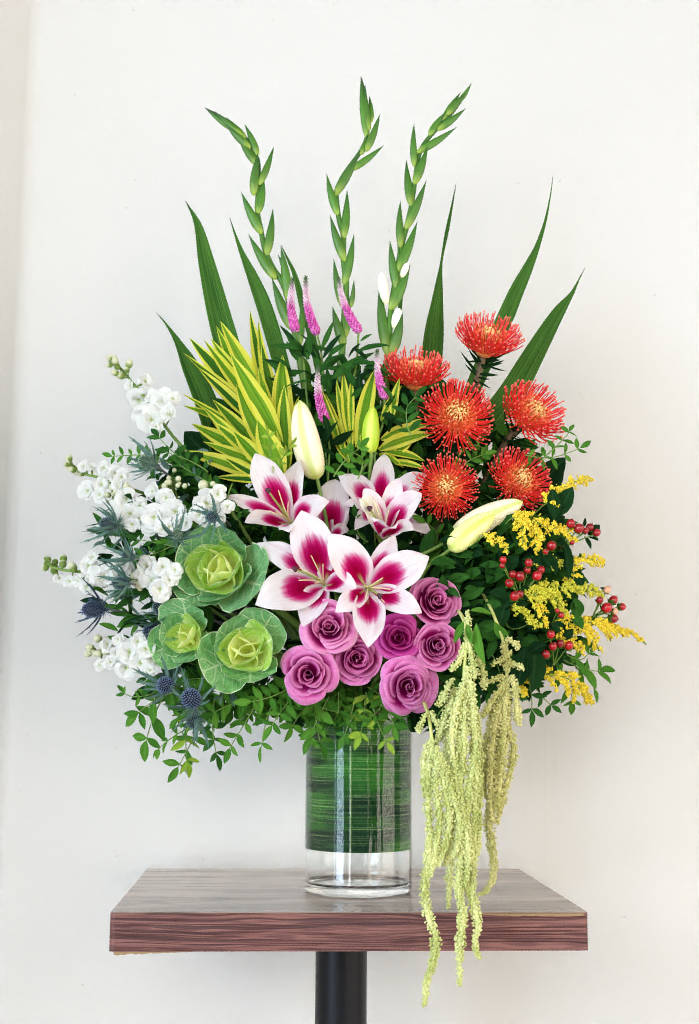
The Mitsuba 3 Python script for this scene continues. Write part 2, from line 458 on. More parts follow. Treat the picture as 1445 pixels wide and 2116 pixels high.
def tube(P, r, sides=6, cls=0, i=None, flat=None):
    P = np.asarray(P, float)
    n = len(P)
    T = nrm(np.gradient(P, axis=0))
    ref = np.array([0, 1.0, 0.17]) if flat is None else np.asarray(flat[0])
    A = nrm(np.cross(T, ref))
    Bn = np.cross(A, T)
    ang = np.arange(sides) * 2 * PI / sides
    r = np.broadcast_to(r, (n,))
    k = 1.0 if flat is None else flat[1]
    V = P[:, None] + r[:, None, None] * (np.cos(ang)[None, :, None] * A[:, None] + k * np.sin(ang)[None, :, None] * Bn[:, None])
    S, Tt = np.meshgrid(np.linspace(0, 1, n), np.linspace(-1, 1, sides), indexing='ij')
    return V.reshape(-1, 3), gridf(n, sides, True), code(Tt, S, cls, i)


def spindle(a, b, width, n=11, sides=10, cls=0, bow=0.0, flat=0.8, pw=(0.5, 0.85), side=None):
    """A closed pointed body from a to b: bud, bract, sheath."""
    a, b = np.asarray(a), np.asarray(b)
    s = np.linspace(0.0, 1, n) ** 1.15
    d = b - a
    side = nrm(np.cross(d, [0, 1, 0])) if side is None else side
    P = a + d * s[:, None] + side * (bow * np.linalg.norm(d) * np.sin(s * PI))[:, None]
    r = np.maximum(s, 1e-3) ** pw[0] * np.maximum(1 - s, 1e-3) ** pw[1]
    pk = pw[0] / (pw[0] + pw[1])
    r = r / (pk ** pw[0] * (1 - pk) ** pw[1]) * width / 2
    return tube(P, r, sides, cls, flat=(np.array([0, 1.0, 0.17]), flat))


ICO = trimesh.creation.icosphere(subdivisions=0)
ICO1 = trimesh.creation.icosphere(subdivisions=1)
OCT = (np.array([[1, 0, 0], [-1, 0, 0], [0, 1, 0], [0, -1, 0], [0, 0, 1], [0, 0, -1.0]]), np.array([[0, 2, 4], [2, 1, 4], [1, 3, 4], [3, 0, 4], [2, 0, 5], [1, 2, 5], [3, 1, 5], [0, 3, 5]]))


def blobs(C, r, D=None, stretch=1.0, cls=0, s=None, jit=0.25, base=None):
    """Many small bodies in one mesh at centres C, radius r, drawn out along D."""
    C = np.asarray(C, float)
    n = len(C)
    bv, bf = (np.array(ICO.vertices), np.array(ICO.faces)) if base is None else base
    m = len(bv)
    V = bv[None] * (1 + jit * rng.uniform(-1, 1, (n, m, 1)))
    if D is not None:
        D = nrm(D)[:, None]
        V = V + D * ((V * D).sum(-1, keepdims=True) * (stretch - 1))
    V = C[:, None] + V * np.broadcast_to(r, (n,))[:, None, None]
    Fc = bf[None] + (np.arange(n) * m)[:, None, None]
    if s is None:
        ss = np.broadcast_to(bv[None, :, 2] * 0.5 + 0.5, (n, m)) if D is None else ((bv[None] * D).sum(-1) * 0.5 + 0.5)
    else:
        ss = np.broadcast_to(np.asarray(s)[:, None], (n, m))
    u = np.stack([(rng.integers(1, 900, n)[:, None] + 0.5) * np.ones((n, m)), cls + 0.01 + 0.98 * np.clip(ss, 0, 1)], -1).reshape(-1, 2)
    return V.reshape(-1, 3), Fc.reshape(-1, 3), u


COUNT = {}


def numbered(k):
    n = COUNT.get(k, 0)
    COUNT[k] = n + 1
    return k if n == 0 else f'{k}_{n:03d}'


def thing(name, label, cat, group=None):
    k = numbered(name)
    labels[k] = {'label': label, 'category': cat}
    if group:
        labels[k]['group'] = group
    return k


def put(parent, name, mesh, bsdf, smooth=True, label=None, kind=None):
    k = numbered(f'{parent}__{name}' if parent else name)
    if not isinstance(mesh, Mesh):
        mesh = Mesh().add(*mesh)
    scene[k] = mikit.ply((np.vstack(mesh.v), np.vstack(mesh.f)), bsdf, smooth=smooth, uv=np.vstack(mesh.u))
    if label or kind:
        labels[k] = {a: b for a, b in (('label', label), ('kind', kind)) if b}
    return k


def putm(parent, name, mesh, bsdf, smooth=30, kind=None):   # a trimesh or (v, f) without uv
    k = numbered(f'{parent}__{name}' if parent else name)
    scene[k] = mikit.ply(mesh, bsdf, smooth=smooth)
    if kind:
        labels[k] = {'kind': kind}
    return k


def frame(a, up=(0, 0, 1)):
    a = nrm(a)
    e1 = np.cross(up, a)
    if np.linalg.norm(e1) < 1e-3:
        e1 = np.cross([1, 0, 0], a)
    e1 = nrm(e1)
    return e1, np.cross(a, e1), a


def towards(x, up, front):                          # a direction given as seen in the picture: right, up, towards the viewer
    return nrm(np.array([x, -front, up]))


STEMN = [0]


def stem_down(parent, head, d, r=0.0022, cls=0, n=16):
    """The stem from a flower head back into the mouth of the vase."""
    STEMN[0] += 1
    a = STEMN[0] * 2.4
    rr = 0.05 * math.sqrt((STEMN[0] * 0.618) % 1)
    end = np.array([rr * math.cos(a), rr * math.sin(a), 1.12 + 0.05 * ((STEMN[0] * 0.37) % 1)])
    mouth = np.array([end[0] * 1.1, end[1] * 1.1, 1.30])
    L = np.linalg.norm(head - mouth)
    P = bez([head, head - nrm(d) * L * 0.35, mouth + (head - mouth) * 0.25 + [0, 0, 0.02], mouth, end], n)
    return put(parent, 'stem', tube(P, np.linspace(r * 0.8, r * 1.15, n), 6, cls), 'stem_green')


# ------------------------------------------------------------------ the setting: wall, floor, table
WALLY, ZT = 0.36, 1.0
xc = at(45, 1058, WALLY)[0]                         # the wall turns towards the viewer at the left edge of the picture
th = np.radians(np.linspace(0, 58, 16))
prof = [(3.5, WALLY)] + [(xc - .03 * math.sin(a), WALLY - .03 * (1 - math.cos(a))) for a in th]
prof.append((prof[-1][0] - 1.6 * math.cos(th[-1]), prof[-1][1] - 1.6 * math.sin(th[-1])))
v = np.array([(x, y, z) for x, y in prof[::-1] for z in (0, 3.6)])
putm(None, 'wall', (v, np.array([[2 * k, 2 * k + 2, 2 * k + 3, 2 * k + 1] for k in range(len(prof) - 1)])), 'wall_paint', 30)
labels['wall'] = {'kind': 'structure', 'label': 'plain off white plastered wall behind the table'}
v = np.array([[-3.5, -5, 0], [3.5, -5, 0], [3.5, WALLY, 0], [-3.5, WALLY, 0.0]])
putm(None, 'floor', (v, np.array([[0, 1, 2, 3]])), 'floor_vinyl', False)  # out of view, bounces light up to the wall and table
labels['floor'] = {'kind': 'structure', 'label': 'unseen floor under the table'}

from shapely.geometry import box as sbox, Polygon
X0, X1, YF, YB, TH = -0.3254, 0.2834, -0.2027, 0.2841, 0.0479
tb = thing('pedestal_table', 'square pedestal table with grey brown wood grain top, reddish edge and black post', 'table')


def rounded(x0, y0, x1, y1, r):
    return sbox(x0 + r, y0 + r, x1 - r, y1 - r).buffer(r, quad_segs=5)


def slab(poly, z0, z1):
    m = trimesh.creation.extrude_polygon(poly, z1 - z0, engine='earcut')
    m.apply_translation([0, 0, z0])
    return m


putm(tb, 'top', slab(rounded(X0 + .0012, YF + .0012, X1 - .0012, YB - .0012, .006), ZT - 0.0012, ZT), 'top_laminate', 30)
putm(tb, 'core', slab(rounded(X0 + .0015, YF + .0015, X1 - .0015, YB - .0015, .006), ZT - TH + .001, ZT - 0.0014), 'raw_wood', 30)
ring = rounded(X0, YF, X1, YB, .007).difference(rounded(X0 + .0011, YF + .0011, X1 - .0011, YB - .0011, .006))
edge = [('edge_band', sbox(X0 - 1, YF - .1, X1 + 1, YF + .004)), ('edge_band', sbox(X0 - .1, YF + .0045, X0 + .05, YB - .004)), ('edge_band', sbox(X1 - .05, YF + .0045, X1 + .1, YB - .004)), ('edge_band', sbox(X0 - 1, YB - .0035, X1 + 1, YB + 1))]
for nm, b in edge:
    g = ring.intersection(b)
    ms = [slab(x, ZT - TH, ZT - 0.0016) for x in getattr(g, 'geoms', [g]) if x.area > 1e-8]
    putm(tb, nm, trimesh.util.concatenate(ms), 'edge_laminate', 30)
# worn strips where the laminate has come away: under the left corner, along the right of the upper edge
xs = np.linspace(X0 + .006, X0 + .11, 24)
chip = Polygon(list(zip(xs, 0 * xs)) + list(zip(xs[::-1], (-.0042 * np.linspace(1, .12, 24) * (0.75 + 0.5 * rng.random(24)))[::-1]))).buffer(0)
ch = trimesh.creation.extrude_polygon(chip if chip.geom_type == 'Polygon' else max(chip.geoms, key=lambda g: g.area), .004, engine='earcut')
ch.apply_transform(np.array([[1, 0, 0, 0], [0, 0, 1, YF + .0015], [0, 1, 0, ZT - TH + .0002], [0, 0, 0, 1.0]]))
putm(tb, 'worn_chip', ch, 'raw_wood', False)
xs = np.linspace(X1 - .155, X1 - .006, 30)
hh = .0032 * np.minimum(1, np.linspace(0.25, 2.5, 30)) * (0.8 + 0.4 * rng.random(30))
chip = Polygon(list(zip(xs, 0 * xs)) + list(zip(xs[::-1], -hh[::-1])))
ch = trimesh.creation.extrude_polygon(chip, .0009, engine='earcut')
ch.apply_transform(np.array([[1, 0, 0, 0], [0, 0, 1, YF - .0006], [0, 1, 0, ZT - .0019], [0, 0, 0, 1.0]]))
putm(tb, 'worn_strip', ch, 'raw_wood', False)
pole = trimesh.creation.cylinder(radius=.037, height=ZT - TH - .012, sections=64)
pole.apply_translation([-.021, .04, (ZT - TH - .012) / 2 + .006])
putm(tb, 'post', pole, 'pole_paint', 40)
cap = slab(rounded(-.021 - .13, .04 - .13, -.021 + .13, .04 + .13, .01), ZT - TH - .0055, ZT - TH - .0005)
putm(tb, 'mounting_plate', cap, 'pole_paint', 30)
foot = trimesh.creation.revolve(np.array([[0, 0], [.24, 0], [.24, .012], [.10, .03], [.04, .05], [0, .05]]), sections=64)
foot.apply_translation([-.021, .04, 0.001])
putm(tb, 'foot', foot, 'pole_paint', 30)

# ------------------------------------------------------------------ vase
vs = thing('glass_vase', 'clear glass cylinder vase lined with a dark green striped leaf', 'vase')
RO, RI, HV = .0762, .0728, .252
pr = np.array([[0, .0006], [RO - .006, .0006], [RO - .002, .0018], [RO, .005], [RO, HV - .002], [RO - .0012, HV], [RI + .0012, HV], [RI, HV - .002], [RI, .016], [RI - .004, .0125], [RI - .012, .0115], [0, .0112]])
g = trimesh.creation.revolve(pr, sections=128)
g.apply_translation([0, 0, ZT])
putm(vs, 'glass', g, 'clear_glass', 35)
ang = np.linspace(0, 2 * PI, 128, endpoint=False)
# the wet leaf clings to the glass: no air between them
prof = np.array([[RI + .0009, .0602], [RI + .0009, .243], [RI + .0003, .243], [RI + .0003, .0602], [RI + .0009, .0602]])
g = trimesh.creation.revolve(prof, sections=128)
g.apply_translation([0, 0, ZT])
putm(vs, 'leaf_lining', g, 'wrap_leaf', 35)


# ------------------------------------------------------------------ tall foliage and gladioli
def blade_leaf(pts, widths, Y0, Y1, label, facing=(0.1, -1, 0.15), cup=0.35, twist=0.0):
    t = thing('blade_leaf', label, 'leaf', 'tall pleated blade leaves')
    n = 40
    q = np.array(pts, float)
    d = np.r_[0, np.cumsum(np.linalg.norm(np.diff(q, axis=0), axis=1))] / 1.0
    x = np.linspace(0, d[-1], n)
    p2 = np.stack([PchipInterpolator(d, q[:, k])(x) for k in (0, 1)], -1)
    w = PchipInterpolator(d, widths)(x) / 2
    Y = np.linspace(Y0, Y1, n)
    P = np.array([at(a, b, y) for (a, b), y in zip(p2, Y)])
    put(t, 'blade', ribbon(P, facing, mm(w, 0.1) / math.cos(0.25), 29, cup, 0.10, ridges=7, ridge=0.045, twist=twist), 'blade_green')
    end = np.array([0.02 * math.cos(len(scene)), 0.02 * math.sin(len(scene)), 1.15])
    put(t, 'stalk', tube(bez([P[0], P[0] + (P[0] - P[4]) * 1.5, end + [0, 0, .15], end], 12), .0028, 6), 'stem_green')


blade_leaf([(520, 900), (490, 790), (468, 710), (454, 658), (427, 545), (408, 462), (392, 430), (383, 415)], [30, 50, 54, 51, 36, 16, 5, 1], 0.10, 0.17, 'broad dark blade leaf, tallest on the left side')
blade_leaf([(610, 880), (590, 790), (566, 700), (545, 632), (522, 573), (497, 515), (483, 475), (475, 450)], [24, 34, 36, 34, 25, 10, 4, 1], 0.09, 0.16, 'narrow dark blade leaf left of the left gladiolus spike')
blade_leaf([(480, 1000), (452, 920), (432, 850), (396, 764), (367, 706), (345, 672), (323, 646)], [30, 44, 48, 38, 15, 5, 1], 0.06, 0.13, 'dark blade leaf leaning left behind the yellow edged leaves')
blade_leaf([(880, 860), (888, 780), (895, 705), (905, 610), (913, 541), (926, 474), (936, 420), (943, 379)], [40, 46, 44, 22, 7, 14, 8, 1], 0.10, 0.15, 'upright dark blade leaf with a twist behind the red pincushions', twist=np.interp(np.linspace(0, 1, 40), [0, .55, .68, 1], [0, 0, 1.0, 1.2]))
blade_leaf([(955, 860), (1000, 750), (1046, 652), (1067, 603), (1088, 560), (1111, 508), (1131, 440), (1143, 363)], [30, 36, 36, 32, 24, 12, 5, 1], 0.10, 0.17, 'dark blade leaf rising behind the topmost red pincushion')
blade_leaf([(950, 960), (1005, 880), (1059, 809), (1107, 726), (1156, 643), (1183, 605), (1198, 575), (1209, 554)], [40, 54, 54, 44, 26, 9, 3, 1], 0.07, 0.15, 'broad dark blade leaf leaning right, lowest tip on the right')
blade_leaf([(665, 800), (645, 700), (628, 640), (608, 565), (592, 530), (581, 506)], [16, 18, 17, 10, 5, 1], 0.12, 0.14, 'thin dark blade leaf right behind the left gladiolus spike')
blade_leaf([(800, 800), (815, 720), (826, 640), (832, 590), (834, 545)], [14, 12, 9, 5, 1], 0.11, 0.13, 'thin dark blade leaf behind the right gladiolus spike')


def gladiolus(spine, bracts, buds, Y, org, label):
    z = lambda x, y: (org[0] + x / 3.5275, org[1] + y / 3.5275)
    t = thing('gladiolus', label, 'gladiolus', 'gladiolus spikes')
    P = np.array([at(*z(x, y), Y + 0.03 - 0.03 * min(1, y / 2000)) for x, y in spine])[::-1]
    P = path(P, 60)
    end = np.array([0.01, 0.0, 1.15])
    P = np.vstack([bez([end, end + [0, 0, .12], P[0] - (P[3] - P[0]) * 2, P[0]], 14)[:-1], P])
    put(t, 'stem', tube(P, np.interp(np.linspace(0, 1, len(P)), [0, .96, 1], [.0064, .0030, .0003]), 8, 0), 'gladiolus_green')
    for k, (bx, by, tx, ty, w) in enumerate(bracts):
        yy = Y + 0.03 - 0.03 * min(1, by / 2000) - 0.003 - 0.0035 * (k % 2)
        a, b = at(*z(bx - .10 * (tx - bx), by - .10 * (ty - by)), yy), at(*z(tx, ty), yy + 0.004 * (k % 3 - 1))
        mid = P[np.argmin(np.linalg.norm(P - (a + b) / 2, axis=1))]
        sd = nrm(np.cross(b - a, [0, 1, 0]))
        bow = -0.02 * np.sign(np.dot(sd, mid - (a + b) / 2))
        put(t, 'bract', spindle(a, b, mm(w / 3.5275 * .90, Y), 16, 12, 0, bow, 0.6, (0.5, 1.12)), 'gladiolus_green')
    for bx, by, tx, ty, w in buds:
        a, b = at(*z(bx, by), Y - 0.006), at(*z(tx, ty), Y - 0.008)
        put(t, 'bud', spindle(a, b, mm(w / 3.5275, Y), 12, 12, 1, 0.02, 0.7, (0.45, 0.4)), 'gladiolus_green', label='cream flower bud opening from its sheath')


gladiolus([(150, 360), (300, 450), (440, 570), (510, 680), (545, 770), (545, 900), (535, 1090), (560, 1240), (590, 1390), (650, 1530), (710, 1620), (760, 1750), (790, 1900), (830, 2116), (900, 2500)],
          [(345, 515, 150, 358, 42), (405, 545, 225, 385, 55), (440, 570, 303, 425, 62), (470, 640, 300, 478, 66), (532, 690, 441, 476, 62), (527, 765, 390, 560, 66), (512, 975, 540, 690, 78), (560, 900, 658, 638, 62), (540, 1112, 583, 860, 80), (555, 1255, 417, 970, 78), (605, 1415, 650, 1090, 76), (655, 1585, 470, 1280, 82), (755, 1735, 705, 1365, 84), (780, 1950, 640, 1595, 92), (850, 2060, 856, 1740, 56), (740, 1560, 685, 1430, 40)],
          [], 0.06, (380, 120), 'left gladiolus spike of green buds, its tip bent to the left')
gladiolus([(1293, 132), (1325, 300), (1345, 470), (1335, 570), (1300, 660), (1225, 770), (1150, 880), (1112, 980), (1122, 1110), (1140, 1210), (1165, 1300), (1162, 1440), (1175, 1560), (1185, 1640), (1175, 1800), (1165, 2000), (1150, 2200), (1140, 2500)],
          [(1335, 555, 1291, 132, 62), (1352, 500, 1322, 185, 52), (1365, 450, 1352, 268, 50), (1338, 655, 1431, 403, 66), (1295, 690, 1345, 540, 52), (1240, 800, 1462, 632, 62), (1112, 978, 1290, 668, 74), (1115, 1118, 1040, 838, 70), (1165, 1288, 1191, 955, 74), (1165, 1452, 1065, 1138, 76), (1172, 1622, 1241, 1278, 76), (1155, 1790, 1092, 1455, 68), (1220, 1800, 1241, 1612, 42), (1165, 2075, 1083, 1808, 84), (1180, 2010, 1200, 1690, 64)],
          [], 0.05, (380, 120), 'middle gladiolus spike with a crook below its tip')
gladiolus([(1178, 185), (1100, 310), (1020, 420), (900, 545), (820, 650), (790, 740), (770, 880), (745, 1060), (712, 1210), (675, 1350), (645, 1520), (605, 1760), (580, 2000), (565, 2300), (550, 2500)],
          [(1095, 310, 1180, 185, 44), (1015, 400, 1147, 248, 62), (985, 430, 1105, 245, 52), (950, 510, 1140, 364, 64), (882, 548, 1000, 385, 62), (805, 672, 1076, 500, 68), (765, 765, 762, 470, 62), (770, 895, 860, 640, 78), (742, 1055, 705, 738, 76), (712, 1215, 852, 888, 78), (665, 1358, 662, 1033, 68), (652, 1525, 787, 1186, 84), (640, 1670, 585, 1325, 80), (600, 1805, 735, 1500, 94), (570, 2130, 508, 1640, 98), (600, 2140, 680, 1850, 94), (660, 1600, 640, 1350, 40)],
          [(562, 1800, 525, 1556, 76), (620, 1980, 655, 1822, 74), (672, 1600, 718, 1492, 52)], 0.035, (640, 120), 'right gladiolus spike leaning right with cream buds at its foot')


# ------------------------------------------------------------------ yellow edged foliage
def varieg(parent, tip, base, w, Yt, Yb, bow=0.04, cup=0.35):
    a, b = at(*base, Yb), at(*tip, Yt)
    L = np.linalg.norm(b - a)
    sd = nrm(np.cross(b - a, [0, 1, 0]))
    mid = (a + b) / 2 + np.array([0, -0.10 * L, 0]) + sd * bow * L + [0, 0, 0.03 * L]
    P = bez([a, mid, b], 18)
    nn = nrm(np.array([0.0, -1, 0.35]) + rng.normal(0, 0.16, 3))
    put(parent, 'leaf', ribbon(P, nn, mm(w, Yb) / 2 * PROF['lance'](np.linspace(0, 1, 18)), 13, cup, 0.12, ruff=0.02, twist=rng.normal(0, 0.25)), 'variegated_green')


def zoomed(ox, oy, k, X, Y):
    return ox + X / k, oy + Y / k


t = thing('variegated_foliage', 'large fan of yellow edged strap leaves behind the upper left lily', 'foliage', 'yellow edged foliage')
VA = [(420, 130, 1000, 1080, 200, .05), (540, 510, 1110, 1430, 205, -.03), (65, 325, 660, 900, 150, .06), (235, 350, 680, 880, 140, .05), (310, 330, 720, 800, 120, .06), (375, 185, 520, 560, 90, .07), (-5, 495, 700, 980, 120, .04), (160, 660, 720, 1160, 145, .02),
      (-20, 960, 560, 1300, 70, .02), (-10, 1100, 680, 1230, 100, .03), (90, 1310, 760, 1720, 160, .0), (220, 1515, 820, 1850, 150, -.02), (25, 1620, 860, 2010, 160, -.03), (360, 1920, 900, 2060, 90, -.05), (605, 855, 900, 1650, 185, -.04), (330, 1030, 780, 1560, 140, .0),
      (215, 1110, 740, 1720, 110, -.01), (575, 1400, 860, 1850, 150, -.05), (850, 1270, 1130, 2030, 235, -.075), (330, 1285, 800, 1760, 130, -.02), (760, 10, 930, 860, 115, .05), (855, 130, 960, 950, 100, .04), (765, 265, 920, 860, 95, .045), (895, 380, 1050, 1000, 120, .03),
      (1135, 520, 1170, 1560, 205, .0), (1155, 865, 1190, 1760, 140, -.03), (1325, 990, 1240, 1480, 70, -.01), (860, 660, 1000, 1180, 100, .02), (470, 1700, 900, 2100, 110, -.045), (640, 1100, 960, 1780, 120, -.03), (980, 1500, 1150, 2050, 120, -.05), (1230, 1420, 1200, 1960, 80, -.04)]
cen = zoomed(380, 640, 5.558, 1150, 1750)
for X, Y, bx, by, w, yy in VA:
    bp = np.array(zoomed(380, 640, 5.558, bx, by))
    bp = bp + 0.30 * (np.array(cen) - bp)
    varieg(t, zoomed(380, 640, 5.558, X, Y), bp, w / 5.558 * 1.34, yy, yy - 0.02)
stem_down(t, at(585, 955, -0.03), towards(-.2, .9, .1), .004)
t = thing('variegated_foliage', 'small yellow edged leaf tuft behind the green lily bud', 'foliage', 'yellow edged foliage')
VB = [(360, 450, 450, 1250, 100), (285, 535, 430, 1250, 70), (705, 415, 530, 1280, 140), (455, 500, 450, 1100, 60), (690, 555, 570, 1250, 110), (170, 690, 380, 1330, 90), (965, 515, 880, 950, 75), (985, 600, 760, 980, 60), (230, 1040, 420, 1420, 80), (600, 640, 500, 1260, 80), (90, 560, 330, 1250, 70)]
for X, Y, bx, by, w in VB:
    varieg(t, zoomed(640, 680, 5.16, X, Y), zoomed(640, 680, 5.16, bx, by), w / 5.16 * 1.4, -.02, -.06)
stem_down(t, at(728, 928, -0.01), towards(0, 1, .1), .0035)
t = thing('variegated_foliage', 'yellow edged strap leaves pointing right beside the green lily bud', 'foliage', 'yellow edged foliage')
for X, Y, bx, by, w in [(1275, 1020, 760, 1180, 120), (1315, 1115, 740, 1290, 150), (1230, 1410, 800, 1310, 110), (1110, 1190, 900, 1340, 90), (1250, 1500, 850, 1420, 90), (1200, 960, 1050, 1060, 60), (1000, 1480, 740, 1330, 80)]:
    varieg(t, zoomed(640, 680, 5.16, X, Y), zoomed(640, 680, 5.16, bx, by), w / 5.16 * 1.2, -.045, -.04, 0.05)
stem_down(t, at(780, 935, -0.03), towards(0.6, .5, .1), .0035)


# ------------------------------------------------------------------ general leaves
def leaf_part(parent, a, b, w, cls, facing=None, name='leaf', prof='leaf', cup=0.35, fold=0.15, bow=0.06, n=9, nt=5, ruff=0.0, tw=0.3):
    L = np.linalg.norm(b - a)
    f = nrm(np.array([0, -1, 0.4]) + rng.normal(0, 0.35, 3)) if facing is None else facing
    P = bez([a, (a + b) / 2 + f * bow * L * 2, b], n)
    put(parent, name, ribbon(P, f, w / 2 * PROF[prof](np.linspace(0, 1, n)), nt, cup, fold, cls=cls, ruff=ruff, twist=rng.normal(0, tw)), 'leaf_green')


def veronica(tip, base, w, Y, leaves, label, foot):
    t = thing('veronica', label, 'veronica', 'pink veronica spikes')
    n = 200
    s = (np.arange(n) + 0.5) / n
    s = 1 - (1 - s) ** 0.85
    a, b = at(*base, Y), at(*tip, Y + .01)
    sd = nrm(np.cross(b - a, [0, 1, 0]))
    P = lambda q: a + (b - a) * q[:, None] + sd * (0.06 * np.linalg.norm(b - a) * np.sin(q * PI))[:, None]
    e1, e2, ax = frame(b - a)
    ph = np.arange(n) * 2.39996
    r = mm(w, Y) / 2 * .85 * (1.0 - 0.62 * s ** 1.3) * np.minimum(1, 0.45 + s * 8)
    O = np.cos(ph)[:, None] * e1 + np.sin(ph)[:, None] * e2
    put(t, 'flower_spike', blobs(P(s) + O * (r * 0.8)[:, None], rng.uniform(.8, 1.2, n) * .0019 * (1.15 - 0.6 * s), O + ax * 0.5, 1.5, 0, s, 0.3), 'veronica_bloom', kind='stuff')
    put(t, 'spike_core', tube(P(np.linspace(0, .99, 12)), mm(w, Y) / 2 * 0.6 * (1 - 0.7 * np.linspace(0, 1, 12)), 8, 1), 'veronica_bloom')
    f = at(*foot, Y - .01)
    put(t, 'stem', tube(path([a + (b - a) * .02, a * .5 + f * .5 + [0.004, 0, 0], f, np.array([0.02, 0, 1.2])], 24), .0016, 6), 'stem_green')
    for tx, ty, bx, by, lw in leaves:
        yy = Y - 0.02 + rng.uniform(-.015, .02)
        leaf_part(t, at(bx, by, yy), at(tx, ty, yy + rng.uniform(-.02, .01)), mm(lw, Y), rng.choice([0, 0, 4]), prof='lance', n=11, bow=0.08)


def rand_leaves(n, x, y, lo=45, hi=75, w=13, spread=1.0):
    out = []
    for _ in range(n):
        a = rng.uniform(-2.8, 0.3) if rng.random() < .75 else rng.uniform(-3.1, 3.1)
        L = rng.uniform(lo, hi)
        bx, by = x + rng.normal(0, 12 * spread), y + rng.uniform(-35, 60) * spread
        out.append((bx + L * math.cos(a), by + L * math.sin(a) * .8, bx, by, w * rng.uniform(.7, 1.3)))
    return out


veronica((606, 574), (611, 684), 24, .01, [(578, 672, 622, 726, 12), (556, 714, 618, 722, 14), (545, 742, 612, 776, 16), (553, 780, 642, 828, 20), (590, 690, 622, 740, 10), (640, 690, 622, 736, 9)] + rand_leaves(8, 625, 745), 'leftmost pink veronica spike with a white green tip', (632, 800))
veronica((632, 570), (655, 690), 24, .0, [(690, 662, 664, 722, 12), (706, 690, 668, 740, 14), (640, 715, 665, 760, 12), (620, 690, 660, 735, 10)] + rand_leaves(9, 665, 760), 'second pink veronica spike from the left, tall and slightly curved', (668, 810))
veronica((699, 572), (742, 686), 24, -.01, [(775, 728, 685, 783, 22), (774, 788, 696, 849, 24), (807, 714, 737, 728, 16), (717, 709, 679, 736, 14), (760, 745, 730, 720, 12), (720, 740, 745, 710, 10), (770, 690, 745, 705, 8)] + rand_leaves(9, 735, 770), 'pink veronica spike leaning in front of the middle gladiolus', (720, 830))
veronica((658, 756), (673, 872), 25, -.05, [(731, 889, 685, 918, 20), (640, 900, 674, 930, 14), (700, 870, 676, 900, 10), (648, 930, 676, 950, 12)] + rand_leaves(4, 672, 920, 35, 55), 'lowest pink veronica spike beside the large cream lily bud', (678, 985))
veronica((780, 722), (796, 823), 22, -.04, [(833, 883, 787, 854, 18), (800, 880, 785, 850, 20), (770, 850, 790, 838, 10), (818, 815, 795, 842, 9)] + rand_leaves(3, 805, 850, 30, 45), 'pink veronica spike in front of the leftmost red pincushion', (775, 930))


# ------------------------------------------------------------------ leafy sprigs
def sprig(pts, pairs, L, cls, label, Y=None, w=0.42, end=True, name='leafy_sprig', kind_cls=None):
    t = thing(name, label, 'sprig', 'leafy green sprigs')
    pts = [p if len(p) == 3 else (*p, (dome(*p) if Y is None else Y)) for p in pts]
    P3 = np.array([at(*p) for p in pts])
    if len(P3) == 2:
        m = (P3[0] + P3[1]) / 2 + [0, -.006, .006]
        P3 = np.array([P3[0], m, P3[1]])
    P = path(P3, 24)
    put(t, 'stem', tube(P, np.linspace(.0012, .0006, 24), 5, 0), 'stem_green')
    Tn = nrm(np.gradient(P, axis=0))
    Lm = mm(L * 1.15, pts[0][2])
    f0 = nrm(np.array([0, -1, 0.35]) + rng.normal(0, .25, 3))
    for k in range(pairs):
        q = 0.12 + 0.84 * k / max(1, pairs - 1) if pairs > 1 else .5
        j = int(q * 23)
        B = nrm(np.cross(Tn[j], f0))
        for sgn in (-1, 1):
            d = nrm(Tn[j] * rng.uniform(.35, .75) + sgn * B + rng.normal(0, .22, 3))
            l = Lm * rng.uniform(.75, 1.15) * (0.72 + 0.28 * math.sin(PI * (0.2 + .7 * q)))
            leaf_part(t, P[j], P[j] + d * l, l * w * rng.uniform(.85, 1.15), cls, nrm(f0 + rng.normal(0, .45, 3)), 'leaflet', 'leaf', .3, .14, .05, 8, 5)
    d = nrm(Tn[-1] + rng.normal(0, .15, 3))
    leaf_part(t, P[-1], P[-1] + d * Lm, Lm * w, cls, nrm(f0 + rng.normal(0, .3, 3)), 'leaflet', 'leaf', .3, .14, .05, 8, 5)
    return t


